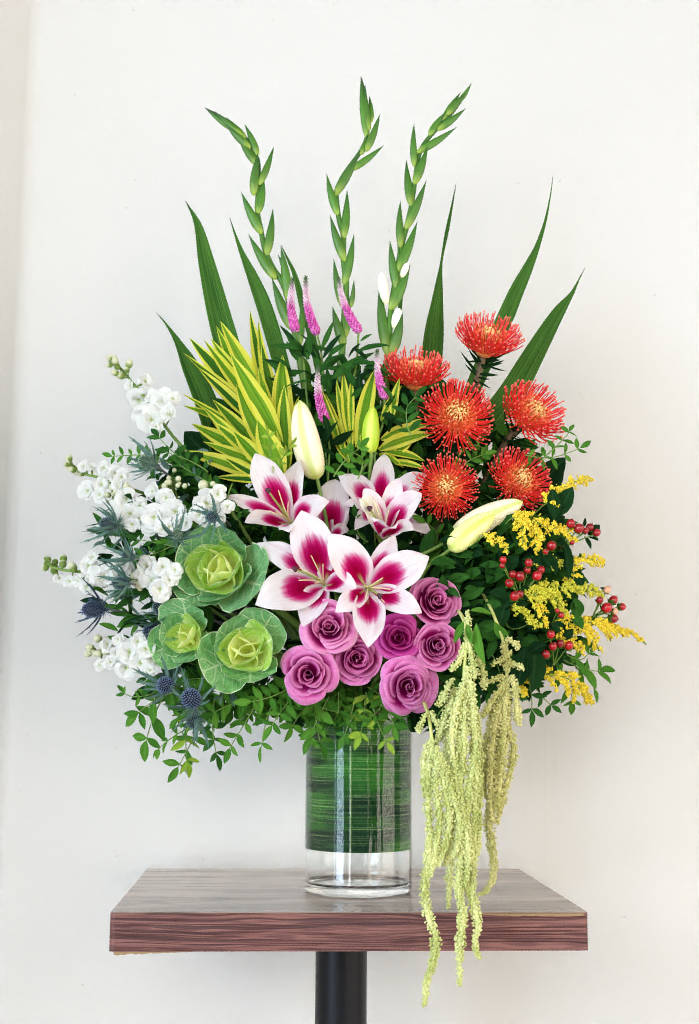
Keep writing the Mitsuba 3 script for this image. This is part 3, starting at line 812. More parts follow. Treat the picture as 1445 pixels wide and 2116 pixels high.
SPR = [
    ([(540, 1440), (517, 1477), (475, 1546)], 5, 30, 1, 'sprig hanging lower left, third leafy tip left of the vase'),
    ([(570, 1445), (550, 1491), (541, 1540)], 3, 32, 1, 'sprig hanging nearest to the left of the vase'),
    ([(445, 1440), (439, 1491), (448, 1560)], 5, 30, 0, 'sprig hanging straight down, second lowest tip at the lower left'),
    ([(425, 1470), (406, 1513), (368, 1585)], 5, 36, 1, 'sprig reaching lowest at the lower left'),
    ([(400, 1480), (384, 1530), (388, 1575)], 3, 32, 2, 'pale sprig beside the lowest sprig at the lower left'),
    ([(345, 1430), (318, 1480), (303, 1530)], 3, 46, 1, 'large leaved sprig hanging under the white stock, lower left'),
    ([(400, 1500), (356, 1524), (326, 1550)], 4, 26, 1, 'small leaved sprig curling left at the lower left'),
    ([(360, 1430), (323, 1446), (285, 1475)], 3, 42, 1, 'sprig pointing left under the lowest blue thistles'),
    ([(330, 1425), (280, 1440), (255, 1432)], 3, 22, 1, 'sprig with the leftmost tip at the lower left'),
    ([(465, 1413), (430, 1402), (385, 1405)], 6, 34, 1, 'sprig lying under the small cabbage, pointing left'),
    ([(520, 1446), (480, 1455), (442, 1473)], 5, 34, 1, 'sprig under the lowest cabbage, pointing left'),
    ([(480, 1425), (468, 1432), (460, 1436)], 2, 30, 3, 'pale blue green sprig under the lowest cabbage'),
    ([(612, 1430), (585, 1465), (562, 1500)], 4, 32, 1, 'sprig hanging below the lower left rose'),
    ([(655, 1440), (625, 1470), (604, 1502)], 4, 32, 1, 'sprig hanging over the left side of the vase rim'),
    ([(648, 1450), (655, 1500), (662, 1535)], 4, 34, 1, 'sprig hanging in front of the left edge of the vase'),
    ([(757, 1430), (752, 1480), (745, 1518)], 4, 30, 2, 'yellow green sprig hanging in front of the middle of the vase'),
    ([(765, 1430), (780, 1490), (800, 1534)], 3, 26, 2, 'thin sprig hanging in front of the right half of the vase'),
    ([(735, 1440), (722, 1490), (712, 1520)], 4, 28, 1, 'sprig hanging left of the yellow green sprig on the vase'),
    ([(680, 1440), (655, 1490), (640, 1525)], 4, 32, 1, 'sprig hanging at the left shoulder of the vase'),
    ([(793, 1430), (805, 1470), (814, 1500)], 3, 30, 1, 'sprig hanging between the lowest rose and the vase'),
    ([(700, 1430), (700, 1465), (690, 1490)], 4, 30, 1, 'sprig over the vase rim below the middle rose'),
    ([(600, 1420), (560, 1440), (520, 1450)], 5, 34, 1, 'sprig between the lowest cabbage and the lower left rose'),
    ([(760, 1420), (790, 1450), (770, 1480)], 4, 28, 1, 'sprig tucked left of the lowest rose'),
    ([(645, 1455), (690, 1470), (735, 1480)], 5, 30, 1, 'sprig lying across the vase rim'),
    ([(330, 955), (281, 940), (232, 943)], 6, 22, 1, 'sprig with the leftmost tip at the upper left, above the white stock'),
    ([(400, 965), (354, 930), (328, 903)], 4, 28, 0, 'sprig below the topmost white stock'),
    ([(430, 975), (394, 953), (345, 935)], 5, 24, 0, 'sprig behind the green thistle at the upper left'),
    ([(455, 1010), (410, 985), (370, 960)], 5, 26, 0, 'sprig under the yellow edged leaves on the left'),
    ([(400, 1140), (340, 1125), (285, 1115)], 5, 26, 0, 'sprig between the upper and the middle white stock'),
    ([(390, 1100), (330, 1140), (290, 1150)], 5, 28, 1, 'sprig left of the large cabbage'),
    ([(1140, 1350), (1197, 1378), (1240, 1388)], 4, 44, 1, 'sprig with the rightmost leaves at the lower right'),
    ([(1150, 1330), (1200, 1363), (1218, 1348)], 3, 36, 1, 'sprig above the rightmost leaves at the lower right'),
    ([(1190, 1380), (1222, 1410), (1228, 1425)], 2, 34, 1, 'sprig hanging from the rightmost leaves at the lower right'),
    ([(1150, 1390), (1178, 1425), (1183, 1450)], 3, 30, 1, 'sprig hanging below the lowest goldenrod'),
    ([(1090, 1400), (1099, 1442), (1099, 1468)], 3, 30, 0, 'dark sprig hanging right of the green tassels'),
    ([(1100, 1410), (1121, 1440), (1140, 1458)], 3, 24, 0, 'small sprig below the right cluster of red berries'),
    ([(1085, 940), (1122, 946), (1200, 925)], 5, 26, 1, 'sprig with the rightmost tip at the upper right, under the right pincushion'),
    ([(1120, 950), (1159, 913), (1178, 892)], 4, 24, 1, 'sprig rising right of the right pincushion'),
    ([(690, 985), (715, 950), (745, 925)], 4, 26, 1, 'light sprig between the two upper lily buds'),
    ([(740, 990), (750, 950), (725, 935)], 4, 24, 1, 'light sprig left of the green lily bud'),
    ([(1050, 1130), (1075, 1095), (1052, 1060)], 4, 36, 1, 'sprig in front of the goldenrod, right of the cream buds'),
    ([(1010, 1180), (985, 1150), (955, 1140)], 5, 32, 0, 'dark sprig below the pair of cream lily buds'),
    ([(990, 1230), (980, 1190), (1005, 1150)], 5, 34, 0, 'dark sprig right of the uppermost rose'),
    ([(940, 1010), (960, 960), (1000, 940)], 5, 26, 1, 'sprig between the middle and lower pincushions'),
    ([(1010, 940), (985, 920), (960, 930)], 4, 24, 1, 'sprig below the middle pincushion'),
    ([(870, 1150), (905, 1110), (880, 1080)], 4, 30, 1, 'sprig right of the half open lily'),
    ([(760, 1120), (740, 1100), (735, 1070)], 3, 26, 0, 'dark sprig between the upper lilies'),
    ([(540, 980), (560, 930), (555, 900)], 4, 22, 2, 'light sprig in front of the yellow edged leaves'),
    ([(560, 985), (585, 945), (600, 920)], 4, 22, 2, 'light sprig above the upper left lily'),
    ([(930, 1450), (905, 1480), (900, 1510)], 3, 30, 4, 'very dark sprig behind the green tassels'),
    ([(1040, 1270), (1060, 1300), (1090, 1290)], 4, 36, 4, 'very dark sprig right of the second tassel stem'),
    ([(1000, 1330), (1030, 1380), (1040, 1420)], 4, 36, 4, 'very dark sprig between the two tassel bunches'),
    ([(700, 860), (730, 800), (720, 760)], 5, 34, 0, 'dark sprig in the middle of the veronica stems'),
    ([(850, 900), (840, 850), (860, 820)], 5, 30, 0, 'dark sprig under the leftmost pincushion'),
    ([(1050, 1010), (1010, 1050), (985, 1065)], 4, 28, 0, 'dark sprig above the pair of cream lily buds'),
    ([(480, 1000), (470, 1040), (500, 1060)], 4, 26, 0, 'dark sprig between the large cabbage and the upper left lily'),
]
for pts, n, L, cls, lab in SPR:
    yy = dome(*pts[0]) + 0.035
    zz = dome(*pts[-1]) + 0.0
    if 860 < pts[-1][0] < 1100 and 880 < pts[-1][1] < 1180 or pts[-1][0] in (735, 720):
        yy, zz = yy + .08, zz + .09
    if pts[-1][1] > 1400 and 590 < pts[-1][0] < 830:
        yy, zz = -.10, -.105
    sprig([(*p, yy + (zz - yy) * k / (len(pts) - 1)) for k, p in enumerate(pts)], n, L, cls, lab)


ORD = ('leftmost', 'second from the left', 'third from the left', 'fourth from the left', 'fifth from the left', 'fifth from the right', 'fourth from the right', 'third from the right', 'second from the right', 'rightmost')
for k in range(16):                                  # the dense fringe under the cabbages and round the vase mouth
    x, y = (435 + 21 * k + rng.uniform(-6, 6), rng.uniform(1415, 1450)) if k < 10 else (650 + 31 * (k - 10) + rng.uniform(-8, 8), rng.uniform(1425, 1440))
    dx = (x - 740) * rng.uniform(.05, .3)
    Yk = -.06 if k < 10 else -.085
    sprig([(x, y, Yk + .02), (x + dx * .6, y + 26, Yk), (x + dx, y + rng.uniform(36, 58), Yk)], 6, 25, 1, 'leafy sprig in the thick fringe under the cabbages, ' + ORD[k] if k < 10 else 'leafy sprig in the thick fringe over the vase rim, ' + ORD[k - 10 if k < 13 else k - 6])
# filler foliage: dense dark leaves inside the bouquet, put there to darken its gaps
def filler():
    m = Mesh()
    for _ in range(2600):
        while True:
            x, y = rng.uniform(330, 1180), rng.uniform(700, 1500)
            e = ((x - 745) / 400) ** 2 + ((y - 1140) / (365 if y < 1140 else 345)) ** 2
            if e < 1:
                break
        Yf = 0.10 - 0.155 * math.sqrt(1 - e)
        Y = Yf + rng.uniform(0, .12) * (1 - e) + .012
        if y > 1455 and 610 < x < 870:
            continue
        a = at(x, y, Y)
        out = nrm(a - np.array([0, .05, 1.33]))
        d = nrm(out * .5 + rng.normal(0, .6, 3))
        L = rng.uniform(.022, .05)
        f = nrm(np.array([0, -1, .3]) + rng.normal(0, .5, 3))
        P = bez([a, a + d * L * .5 + f * .004, a + d * L], 6)
        m.add(*ribbon(P, f, L * rng.uniform(.17, .28) * PROF['leaf'](np.linspace(0, 1, 6)), 5, .3, .12, cls=int(rng.choice([0, 0, 4, 1])), twist=rng.normal(0, .4)))
    for _ in range(560):                              # thinning out towards the left among the white stock
        x, y = 440 - 230 * rng.random() ** 1.25, rng.uniform(920, 1470)
        if ((x - 440) / 225) ** 2 + ((y - 1190) / 275) ** 2 > 1:
            continue
        a = at(x, y, max(dome(x, y) + rng.uniform(.03, .07), rng.uniform(-.06, .02) if x > 330 else -1))
        d = nrm(np.array([-.7, -.2, .05]) + rng.normal(0, .6, 3))
        L = rng.uniform(.022, .05)
        f = nrm(np.array([0, -1, .3]) + rng.normal(0, .5, 3))
        P = bez([a, a + d * L * .5 + f * .004, a + d * L], 7)
        m.add(*ribbon(P, f, L * rng.uniform(.10, .2) * PROF['leaf'](np.linspace(0, 1, 7)), 5, .3, .12, cls=int(rng.choice([0, 0, 4, 1, 3])), twist=rng.normal(0, .4)))
    for _ in range(330):                              # the leafy skirt under the cabbages and roses
        x = rng.uniform(300, 850)
        y = 1400 + 75 * rng.random() - (25 if x > 620 else 0)
        if x < 420 and y > 1380 + (x - 250) * .5:
            continue
        a = at(x, y, -.07 + rng.uniform(-.02, .06))
        d = nrm(np.array([(x - 620) / 500, -.2, -.6]) + rng.normal(0, .5, 3))
        L = rng.uniform(.016, .026)
        f = nrm(np.array([0, -1, .3]) + rng.normal(0, .45, 3))
        P = bez([a, a + d * L * .5 + f * .003, a + d * L], 6)
        m.add(*ribbon(P, f, L * rng.uniform(.16, .24) * PROF['leaf'](np.linspace(0, 1, 6)), 5, .3, .12, cls=int(rng.choice([0, 1, 1])), twist=rng.normal(0, .4)))
    for _ in range(760):                              # the dark right flank
        x, y = rng.uniform(900, 1190), rng.uniform(1100, 1430)
        if ((x - 960) / 235) ** 2 + ((y - 1250) / 190) ** 2 > 1:
            continue
        a = at(x, y, dome(x, y) + rng.uniform(.02, .09))
        d = nrm(np.array([.5, -.2, -.1]) + rng.normal(0, .6, 3))
        L = rng.uniform(.022, .045)
        f = nrm(np.array([0, -1, .3]) + rng.normal(0, .4, 3))
        P = bez([a, a + d * L * .5 + f * .005, a + d * L], 7)
        m.add(*ribbon(P, f, L * rng.uniform(.17, .26) * PROF['leaf'](np.linspace(0, 1, 7)), 5, .3, .12, cls=int(rng.choice([0, 0, 4])), twist=rng.normal(0, .4)))
    for _ in range(190):  # big darkest-green leaves added behind, closing the gaps to near black
        a = rng.uniform(0, 6.283)
        q = math.sqrt(rng.random())
        x, y = 760 + 370 * q * math.cos(a), 1130 + 300 * q * math.sin(a)
        Y = .02 + .07 * rng.random() - .10 * (1 - q)
        p = at(x, y, Y)
        d = nrm(nrm(p - np.array([0, .05, 1.33])) * .6 + rng.normal(0, .5, 3) * [1, .4, 1])
        L = rng.uniform(.05, .09)
        f = nrm(np.array([0, -1, .25]) + rng.normal(0, .3, 3))
        P = bez([p, p + d * L * .5 + f * .008, p + d * L], 10)
        m.add(*ribbon(P, f, L * rng.uniform(.2, .3) * PROF['leaf'](np.linspace(0, 1, 10)), 7, .35, .1, cls=4, twist=rng.normal(0, .3)))
    put(None, 'filler_foliage', m, 'leaf_green', kind='stuff', label='dense dark green leaves filling the inside of the bouquet')
    labels['filler_foliage']['category'] = 'foliage'


filler()
t = thing('dark_leaf_collar', 'broad dark leaves hanging below the bouquet beside the vase mouth', 'foliage')
for tx, ty, bx, by, w, Y in [(862, 1512, 850, 1440, 60, .0), (905, 1505, 880, 1430, 60, -.05), (605, 1505, 640, 1430, 60, -.02), (560, 1480, 610, 1420, 55, -.04), (930, 1500, 930, 1400, 70, -.03), (880, 1500, 900, 1400, 60, .04), (840, 1490, 800, 1430, 50, .03), (660, 1490, 690, 1430, 50, .02), (600, 1490, 600, 1410, 60, .04)]:
    leaf_part(t, at(bx, by, Y), at(tx, ty, Y), mm(w), 4, prof='broad', cup=.3, n=12, nt=9)


# ------------------------------------------------------------------ pincushion proteas
def protea(c, R, ax, Y, label, stem_to=None, cup=1.0, n=250):
    t = thing('pincushion_protea', label, 'protea', 'red pincushion proteas')
    c0 = at(*c, Y)
    R = mm(R, Y) * .95
    e1, e2, a = frame(ax)
    base = c0 - a * R * (.28 + .5 * (1 - cup))
    rb = R * .36
    groups = {0: Mesh(), 1: Mesh(), 2: Mesh()}
    kc = {0: [], 1: [], 2: []}
    for j in range(n):
        th = math.acos(1 - (j + .5) / n * 1.28)
        ph = j * 2.39996 + rng.normal(0, .05)
        rad = e1 * math.cos(ph) + e2 * math.sin(ph)
        tan = np.cross(a, rad)
        f = th / 1.85
        cl = 2 if f < .42 else (1 if f < .56 else 0)
        L = R * ((.82 + .25 * (1 - cup)) if cl == 0 else (.50 if cl == 1 else .36)) * rng.uniform(.9, 1.08)
        head = th * (cup if f > .5 else .95) + rng.normal(0, .045)
        bend = (-1.3 * cup ** 1.5 if f > .5 else -.6 - rng.uniform(0, 1.1)) + rng.normal(0, .14)
        sw = rng.normal(0, .13)
        P = [base + rb * (math.sin(th) * rad + math.cos(th) * a * .8)]
        k = 8
        for q in range(k):
            h = head + bend * ((q / k) ** 1.4 if f > .5 else q / k)
            P.append(P[-1] + (math.sin(h) * rad + math.cos(h) * a + tan * sw * q / k) * L / k)
        P = np.array(P)
        groups[cl].add(*tube(P, np.linspace(R * .022, R * .015, len(P)), 5, cl))
        kc[cl].append((P[-1], nrm(P[-1] - P[-2])))
    for cl, nm in ((0, 'outer_style'), (1, 'middle_style'), (2, 'centre_style')):
        C = np.array([x[0] for x in kc[cl]])
        D = np.array([x[1] for x in kc[cl]])
        groups[cl].add(*blobs(C, R * .030, D, 1.6, cl, np.full(len(C), .96 if cl == 0 else .8), .1))
        put(t, nm, groups[cl], 'protea_bloom', kind='stuff')
    s = np.linspace(0, 1, 10)
    P = base + a * (rb * (-1.0 + 1.7 * s))[:, None]
    put(t, 'head', tube(P, rb * .95 * np.sqrt(np.maximum(.03, 1 - (2 * s - 1) ** 2)), 14, 1), 'protea_bloom')
    foot = base - a * rb
    end = at(*stem_to, Y + .03) if stem_to else foot - a * .05
    put(t, 'stem', tube(path([foot + a * .006, (foot + end) / 2 - a * .008, end, end * .6 + np.array([0, 0, 1.2]) * .4, np.array([.03, .01, 1.16])], 26), np.linspace(.0058, .0042, 26), 8, 1), 'stem_green')
    for k in range(24):
        q = rng.uniform(0.05, 1.0)
        o = foot * (1 - q) + end * q
        ph = k * 2.4
        d = nrm(a * rng.uniform(.1, .9) + e1 * math.cos(ph) + e2 * math.sin(ph))
        leaf_part(t, o, o + d * rng.uniform(.028, .05), .0072, 4, nrm(a + rng.normal(0, .3, 3)), 'leaf', 'lance', .4, .1, -.05, 8, 5)


protea((1010, 692), 72, towards(.12, .72, .62), .05, 'topmost red pincushion flower at the upper right, seen from below its rim', (985, 790), .72)
protea((859, 760), 70, towards(.02, .82, .5), .0, 'leftmost red pincushion flower, cup shaped, in front of a dark blade leaf', (862, 880), .74)
protea((945, 857), 80, towards(.02, .22, .97), -.06, 'largest red pincushion flower, facing forward with a yellow centre', (950, 960))
protea((1103, 850), 74, towards(.42, .38, .75), .0, 'rightmost red pincushion flower, tilted to the right', (1040, 925), .84)
protea((922, 1007), 68, towards(-.12, .05, 1), -.10, 'lowest red pincushion flower beside the upper right lily', (960, 1080))
protea((1077, 990), 70, towards(.3, .25, .85), -.05, 'red pincushion flower below the rightmost one, above the cream buds', (1020, 1050), .88)


# ------------------------------------------------------------------ lilies
def tepal(t, c, a, tip, w, Yt, deep=.030, bulge=.012, cls=0, ruff=.11, cupt=(0.95, .35, -.25), tw=0.0, name='petal'):
    p0 = c - a * deep + rng.normal(0, .001, 3)
    p3 = at(*tip, Yt)
    d = p3 - c
    L = np.linalg.norm(d)
    r = nrm(d - a * np.dot(d, a))
    p1 = c + r * L * .22 - a * deep * .35
    p2 = c + d * .66 + a * (bulge + .085 * L)
    n = 26
    P = bez([p0, p1, p2, p3], n)
    s = np.linspace(0, 1, n)
    Tn = nrm(np.gradient(P, axis=0))
    N = nrm(a - Tn * (Tn @ a)[:, None])
    cup = np.interp(s, [0, .45, 1], cupt)
    put(t, name, ribbon(P, N, mm(w, Yt) / 2 * 1.12 * PROF['tepal'](s), 19, cup, .10, ruff, 1.6, cls, twist=tw), 'lily_petal')


def lily(c, ax, Y, petals, label, stigma=None, stamens=5, stem=True):
    t = thing('lily', label, 'lily', 'white and crimson lilies')
    a = nrm(ax)
    c0 = at(*c, Y)
    for p in petals:
        kw = p[4] if len(p) > 4 else {}
        tepal(t, c0, a, (p[0], p[1]), p[2], Y + p[3], **kw)
    if stigma:
        st = at(*stigma, Y - .028)
        b0 = c0 - a * .03
        P = bez([b0, b0 + a * .025, st], 14)
        put(t, 'pistil', tube(P, np.linspace(.0019, .0013, 14), 7, 2), 'lily_organ')
        put(t, 'stigma', blobs([st, st + [.0016, 0, .0012], st + [-.0015, -.0006, .0012], st + [0, -.0008, -.0016]], .0026, None, 1, 1, None, .1, (np.array(ICO1.vertices), np.array(ICO1.faces))), 'lily_organ')
        e1, e2, _ = frame(a)
        sd = nrm(st - c0)
        for k in range(stamens):
            ph = 6.283 * k / stamens + rng.uniform(-.3, .3)
            d = nrm(a * 1.0 + (e1 * math.cos(ph) + e2 * math.sin(ph)) * .42 + sd * .5)
            e = b0 + d * rng.uniform(.058, .072)
            put(t, 'filament', tube(bez([b0, b0 + a * .03, e], 12), np.linspace(.0011, .0007, 12), 5, 0), 'lily_organ')
    put(t, 'throat', tube(c0 - a * np.linspace(.024, .05, 8)[:, None], np.linspace(.010, .003, 8), 10, 2), 'lily_organ')
    stem_down(t, c0 - a * .048, a, .003)


lily((592, 1066), towards(-.25, .25, .9), -.135, [
    (527, 937, 64, .0), (620, 950, 44, .03), (681, 1036, 54, -.02, dict(cupt=(.9, .2, -.6))), (464, 1026, 32, .0, dict(cupt=(.9, .5, -.7))), (506, 1080, 42, -.03, dict(cupt=(.9, .6, .2))), (598, 1100, 40, -.055)],
    'upper left white lily with crimson streaked petals', (554, 1014))
lily((681, 1100), towards(.0, .6, .7), -.09, [
    (692, 990, 66, .02), (722, 1098, 40, .0), (650, 1040, 40, .03), (716, 1060, 38, .03), (640, 1110, 36, .0)],
    'lily half hidden in the middle behind the front lilies, one crimson petal upright', None)
lily((786, 1048), towards(.1, .45, .8), -.085, [
    (699, 981, 60, .0, dict(cupt=(.9, .3, -.5))), (794, 938, 46, .02), (880, 979, 50, .01), (893, 1107, 44, -.01), (733, 1095, 42, -.02, dict(cupt=(.9, .6, .5))), (711, 1043, 34, -.01)],
    'upper right white lily, open wide behind the half open one', None)
lily((793, 1088), towards(-.06, .42, .9), -.145, [
    (752, 1010, 44, -.012, dict(cupt=(.9, .6, .3))), (826, 988, 42, .0, dict(cupt=(.9, .7, .4))), (872, 1020, 58, -.015, dict(cupt=(.9, .5, .1))), (742, 1033, 40, -.02, dict(cls=1, bulge=.03)), (856, 1095, 40, -.03), (773, 1078, 42, -.055, dict(bulge=.03)), (818, 1092, 36, -.05)],
    'half open white lily with pale green outer petals, upper right', (764, 1051), 4)
lily((668, 1196), towards(-.1, .22, .95), -.175, [
    (623, 1055, 82, .0), (532, 1122, 50, .02), (528, 1250, 86, -.02), (737, 1216, 52, -.035, dict(cupt=(1.1, .8, .3))), (700, 1130, 56, .03), (626, 1296, 54, .0)],
    'front left lily with the widest crimson petals', (610, 1176))
lily((764, 1211), towards(.05, .05, 1), -.20, [
    (679, 1104, 74, -.01), (817, 1106, 46, .02), (887, 1150, 72, -.01), (872, 1267, 50, -.015), (761, 1338, 64, -.05), (693, 1265, 44, -.02)],
    'front right lily hanging over the pink roses', (785, 1232))


def lily_bud(tip, base, w, cls, Y, label, stem_px=None):
    t = thing('lily_bud', label, 'lily bud', 'closed lily buds')
    a, b = at(*base, Y), at(*tip, Y - .012)
    n, sd = 20, 24
    s = np.linspace(0, 1, n)
    ang = np.arange(sd) * 2 * PI / sd
    V, Fc, U = spindle(a, b, mm(w, Y), n, sd, cls, .02, .95, (.36, .55))
    V = V.reshape(n, sd, 3)
    cen = V.mean(1, keepdims=True)
    V = cen + (V - cen) * (1 + .085 * np.cos(ang * 3))[None, :, None]
    put(t, 'sepals', (V.reshape(-1, 3), Fc, U), 'bud_skin')
    d = nrm(b - a)
    q = a + d * .004
    e = at(*stem_px, Y + .015) if stem_px else a - d * .05
    put(t, 'stem', tube(path([q, a * .5 + e * .5 - d * .004, e, e * .5 + np.array([0, 0, 1.22]) * .5, np.array([0, .01, 1.16])], 24), .0026, 8, 0), 'stem_green')


lily_bud((620, 827), (656, 990), 60, 0, -.09, 'largest cream lily bud, upright above the lilies')
lily_bud((772, 840), (768, 936), 37, 1, -.08, 'small green lily bud standing above the upper right lily', (764, 985))
lily_bud((1081, 1037), (935, 1114), 56, 0, -.12, 'cream lily bud pointing right, the larger of the pair under the pincushions')
lily_bud((1023, 1062), (930, 1137), 50, 2, -.15, 'yellow green lily bud in front of the larger cream one', (900, 1155))
t = thing('lily_leaf', 'broad green lily leaves below the pair of cream buds', 'foliage')
for tx, ty, bx, by, w, c in [(962, 1085, 880, 1180, 46, 1), (900, 1090, 880, 1160, 40, 0), (930, 1165, 870, 1150, 30, 1), (985, 1130, 890, 1190, 34, 0)]:
    leaf_part(t, at(bx, by, -.10), at(tx, ty, -.11), mm(w), c, n=14, nt=9, cup=.35, prof='lance')


# ------------------------------------------------------------------ roses
def rose(c, R, ax, Y, label, cls=0, N=25):
    t = thing('rose', label, 'rose', 'pink roses')
    c0, R = at(*c, Y), mm(R, Y) * 1.0
    e1, e2, a = frame(ax)
    ns, nt = 12, 17
    u = np.linspace(0, 1, ns)[:, None]
    tt = np.linspace(-1, 1, nt)[None]
    ph0, N, opn, hgt = rng.uniform(0, 6.28), N + int(rng.integers(-2, 4)), rng.uniform(.55, .95), rng.uniform(.95, 1.15)
    for i in range(N):
        f = min(1.0, i / (N - 5))
        rad = R * (0.035 + (.40 * f / .58 if f < .58 else .40 + .38 * (f - .58) / .42)) * rng.uniform(.96, 1.03)
        al = 1.75 - .72 * f ** .6 + rng.normal(0, .06)
        H = R * hgt * (0.80 + 0.22 * math.sin(PI * min(1, f * 1.3)) - .20 * f ** 2)
        fl = R * opn * (0.015 + 0.26 * f ** 2.0) * rng.uniform(.85, 1.12)
        curl = R * opn * (.015 + .30 * f ** 1.8) * rng.uniform(.8, 1.25)
        nz = rng.uniform(0, 6.28, 4)
        rim = 1 - (.16 + .10 * f) * np.abs(tt) ** 2.6 + .022 * np.sin(tt * 5 + nz[0]) + .012 * np.sin(tt * 11 + nz[1]) + (.035 * f) * np.exp(-(tt / .12) ** 2)
        r = rad * (0.22 + 0.78 * np.sin(np.minimum(1, u * 1.05) * PI / 2) ** .75) * (1 + .13 * tt * (1 - .8 * f)) * (1 - .10 * f * tt ** 4) + fl * u ** 4 * (1 - .6 * tt ** 4) * (1 + .15 * np.sin(tt * 4 + nz[2]))
        r = r + R * .012 * u ** 3 * np.sin(tt * 7 + nz[3])
        z = H * u * rim - curl * u ** 6 * (1 + .3 * np.sin(tt * 3 + nz[2]))
        phi = ph0 + i * 2.2 + rng.normal(0, .12) + al * tt * (.55 + .45 * u ** .5)
        lean = rng.normal(0, .07, 2)
        x1, x2 = r * np.cos(phi), r * np.sin(phi)
        V = (c0 - a * R * .72)[None, None] + e1 * (x1 + lean[0] * z)[..., None] + e2 * (x2 + lean[1] * z)[..., None] + a * (z - lean[0] * x1 - lean[1] * x2)[..., None]
        put(t, 'petal', (V.reshape(-1, 3), gridf(ns, nt), code(np.broadcast_to(tt, (ns, nt)), np.broadcast_to(u, (ns, nt)), cls, 40 * (COUNT['rose'] % 20) + i)), 'rose_petal')
    for k in range(5):
        ph = ph0 + k * 1.2566
        d = e1 * math.cos(ph) + e2 * math.sin(ph)
        b = c0 - a * R * .74
        P = bez([b, b + d * R * .7 - a * R * .1, b + d * R * .95 + a * R * .15], 8)
        put(t, 'sepal', ribbon(P, a, R * .16 * PROF['lance'](np.linspace(0, 1, 8)), 5, .3, cls=2), 'rose_petal')
    stem_down(t, c0 - a * R * .7, a, .003)


rose((681, 1294), 60, towards(-.05, .12, 1), -.19, 'pink rose tucked under the left petal of the front right lily')
rose((635, 1394), 59, towards(-.12, -.08, 1), -.185, 'lower left pink rose beside the cabbage')
rose((740, 1362), 56, towards(.02, -.06, 1), -.175, 'pink rose in the middle of the bottom row')
rose((824, 1316), 52, towards(-.12, -.02, 1), -.185, 'deep magenta rose right of the hanging lily petal', 1)
rose((904, 1240), 57, towards(.12, .10, 1), -.175, 'uppermost pink rose, far right of the lilies')
rose((908, 1335), 53, towards(.12, -.04, 1), -.185, 'pink rose directly below the uppermost rose')
rose((847, 1420), 60, towards(.02, -.10, 1), -.19, 'lowest pink rose, right above the vase')
t = thing('rose_bud', 'dark pink rose hidden behind the two lower right roses', 'rose')
for k in range(9):
    ph = k * 1.3
    b = at(858, 1368, -.15)
    P = bez([b, b + np.array([math.cos(ph) * .015, -.012, math.sin(ph) * .015]), b + np.array([math.cos(ph) * .024, -.022, math.sin(ph) * .024])], 9)
    put(t, 'petal', ribbon(P, [0, -1, 0.01], .013 * PROF['round'](np.linspace(0, 1, 9)), 9, .6, ruff=.06, cls=1), 'rose_petal')
stem_down(t, at(858, 1368, -.15), towards(0, 0, 1), .0028)


# ------------------------------------------------------------------ ornamental cabbages
def cabbage(c, R, ax, Y, label, N=17, roll=0.0):
    t = thing('ornamental_cabbage', label, 'cabbage', 'ornamental cabbages')
    c0, R = at(*c, Y), mm(R, Y) * 1.10
    e1, e2, a = frame(ax)
    base = c0 - a * R * .66
    n = 18
    s = np.linspace(0, 1, n)
    for i in range(N):
        f = i / (N - 1)
        ph = roll + i * 2.39996 + rng.normal(0, .15)
        rad = e1 * math.cos(ph) + e2 * math.sin(ph)
        L = R * (0.80 + 0.55 * f ** .8) * rng.uniform(.93, 1.07)
        W = L * (0.58 + .0 * f) * rng.uniform(.92, 1.1)
        th0 = .42 + .62 * f
        bend = (-.8 if i < 3 else -.62 + .12 * f) + rng.normal(0, .10) + (0.35 if f > .85 else 0)
        h = th0 + bend * s ** 1.3
        h = h + .5 * f * np.maximum(0, s - .8)
        st = np.sin(h)[:, None] * rad + np.cos(h)[:, None] * a
        P = base + rad * R * .05 * f + np.vstack([np.zeros(3), np.cumsum((st[1:] + st[:-1]) / 2, axis=0)]) * L / (n - 1)
        Nn = np.cos(h)[:, None] * -rad + np.sin(h)[:, None] * a
        cup = np.interp(s, [0, .5, 1], [1.1, .95 - .30 * f, .75 - .35 * f])
        cls = 2 if f < .28 else (1 if f < .66 else 0)
        put(t, 'leaf', ribbon(P, Nn, W * PROF['disc'](s), 19, cup, .02, .012 + .05 * f, 4.2, cls, twist=rng.normal(0, .12)), 'cabbage_leaf')
    stem_down(t, base, a, .006)


cabbage((448, 1176), 92, towards(-.26, .10, .95), -.145, 'largest ornamental cabbage, green with a yellow heart, left of the lilies', 14)
cabbage((383, 1315), 62, towards(-.22, .0, 1), -.14, 'smallest ornamental cabbage, bright yellow green, far left of the three', 10, 1.0)
cabbage((507, 1342), 80, towards(-.08, .05, 1), -.165, 'lowest ornamental cabbage with a cream heart, left of the roses', 12, 2.2)


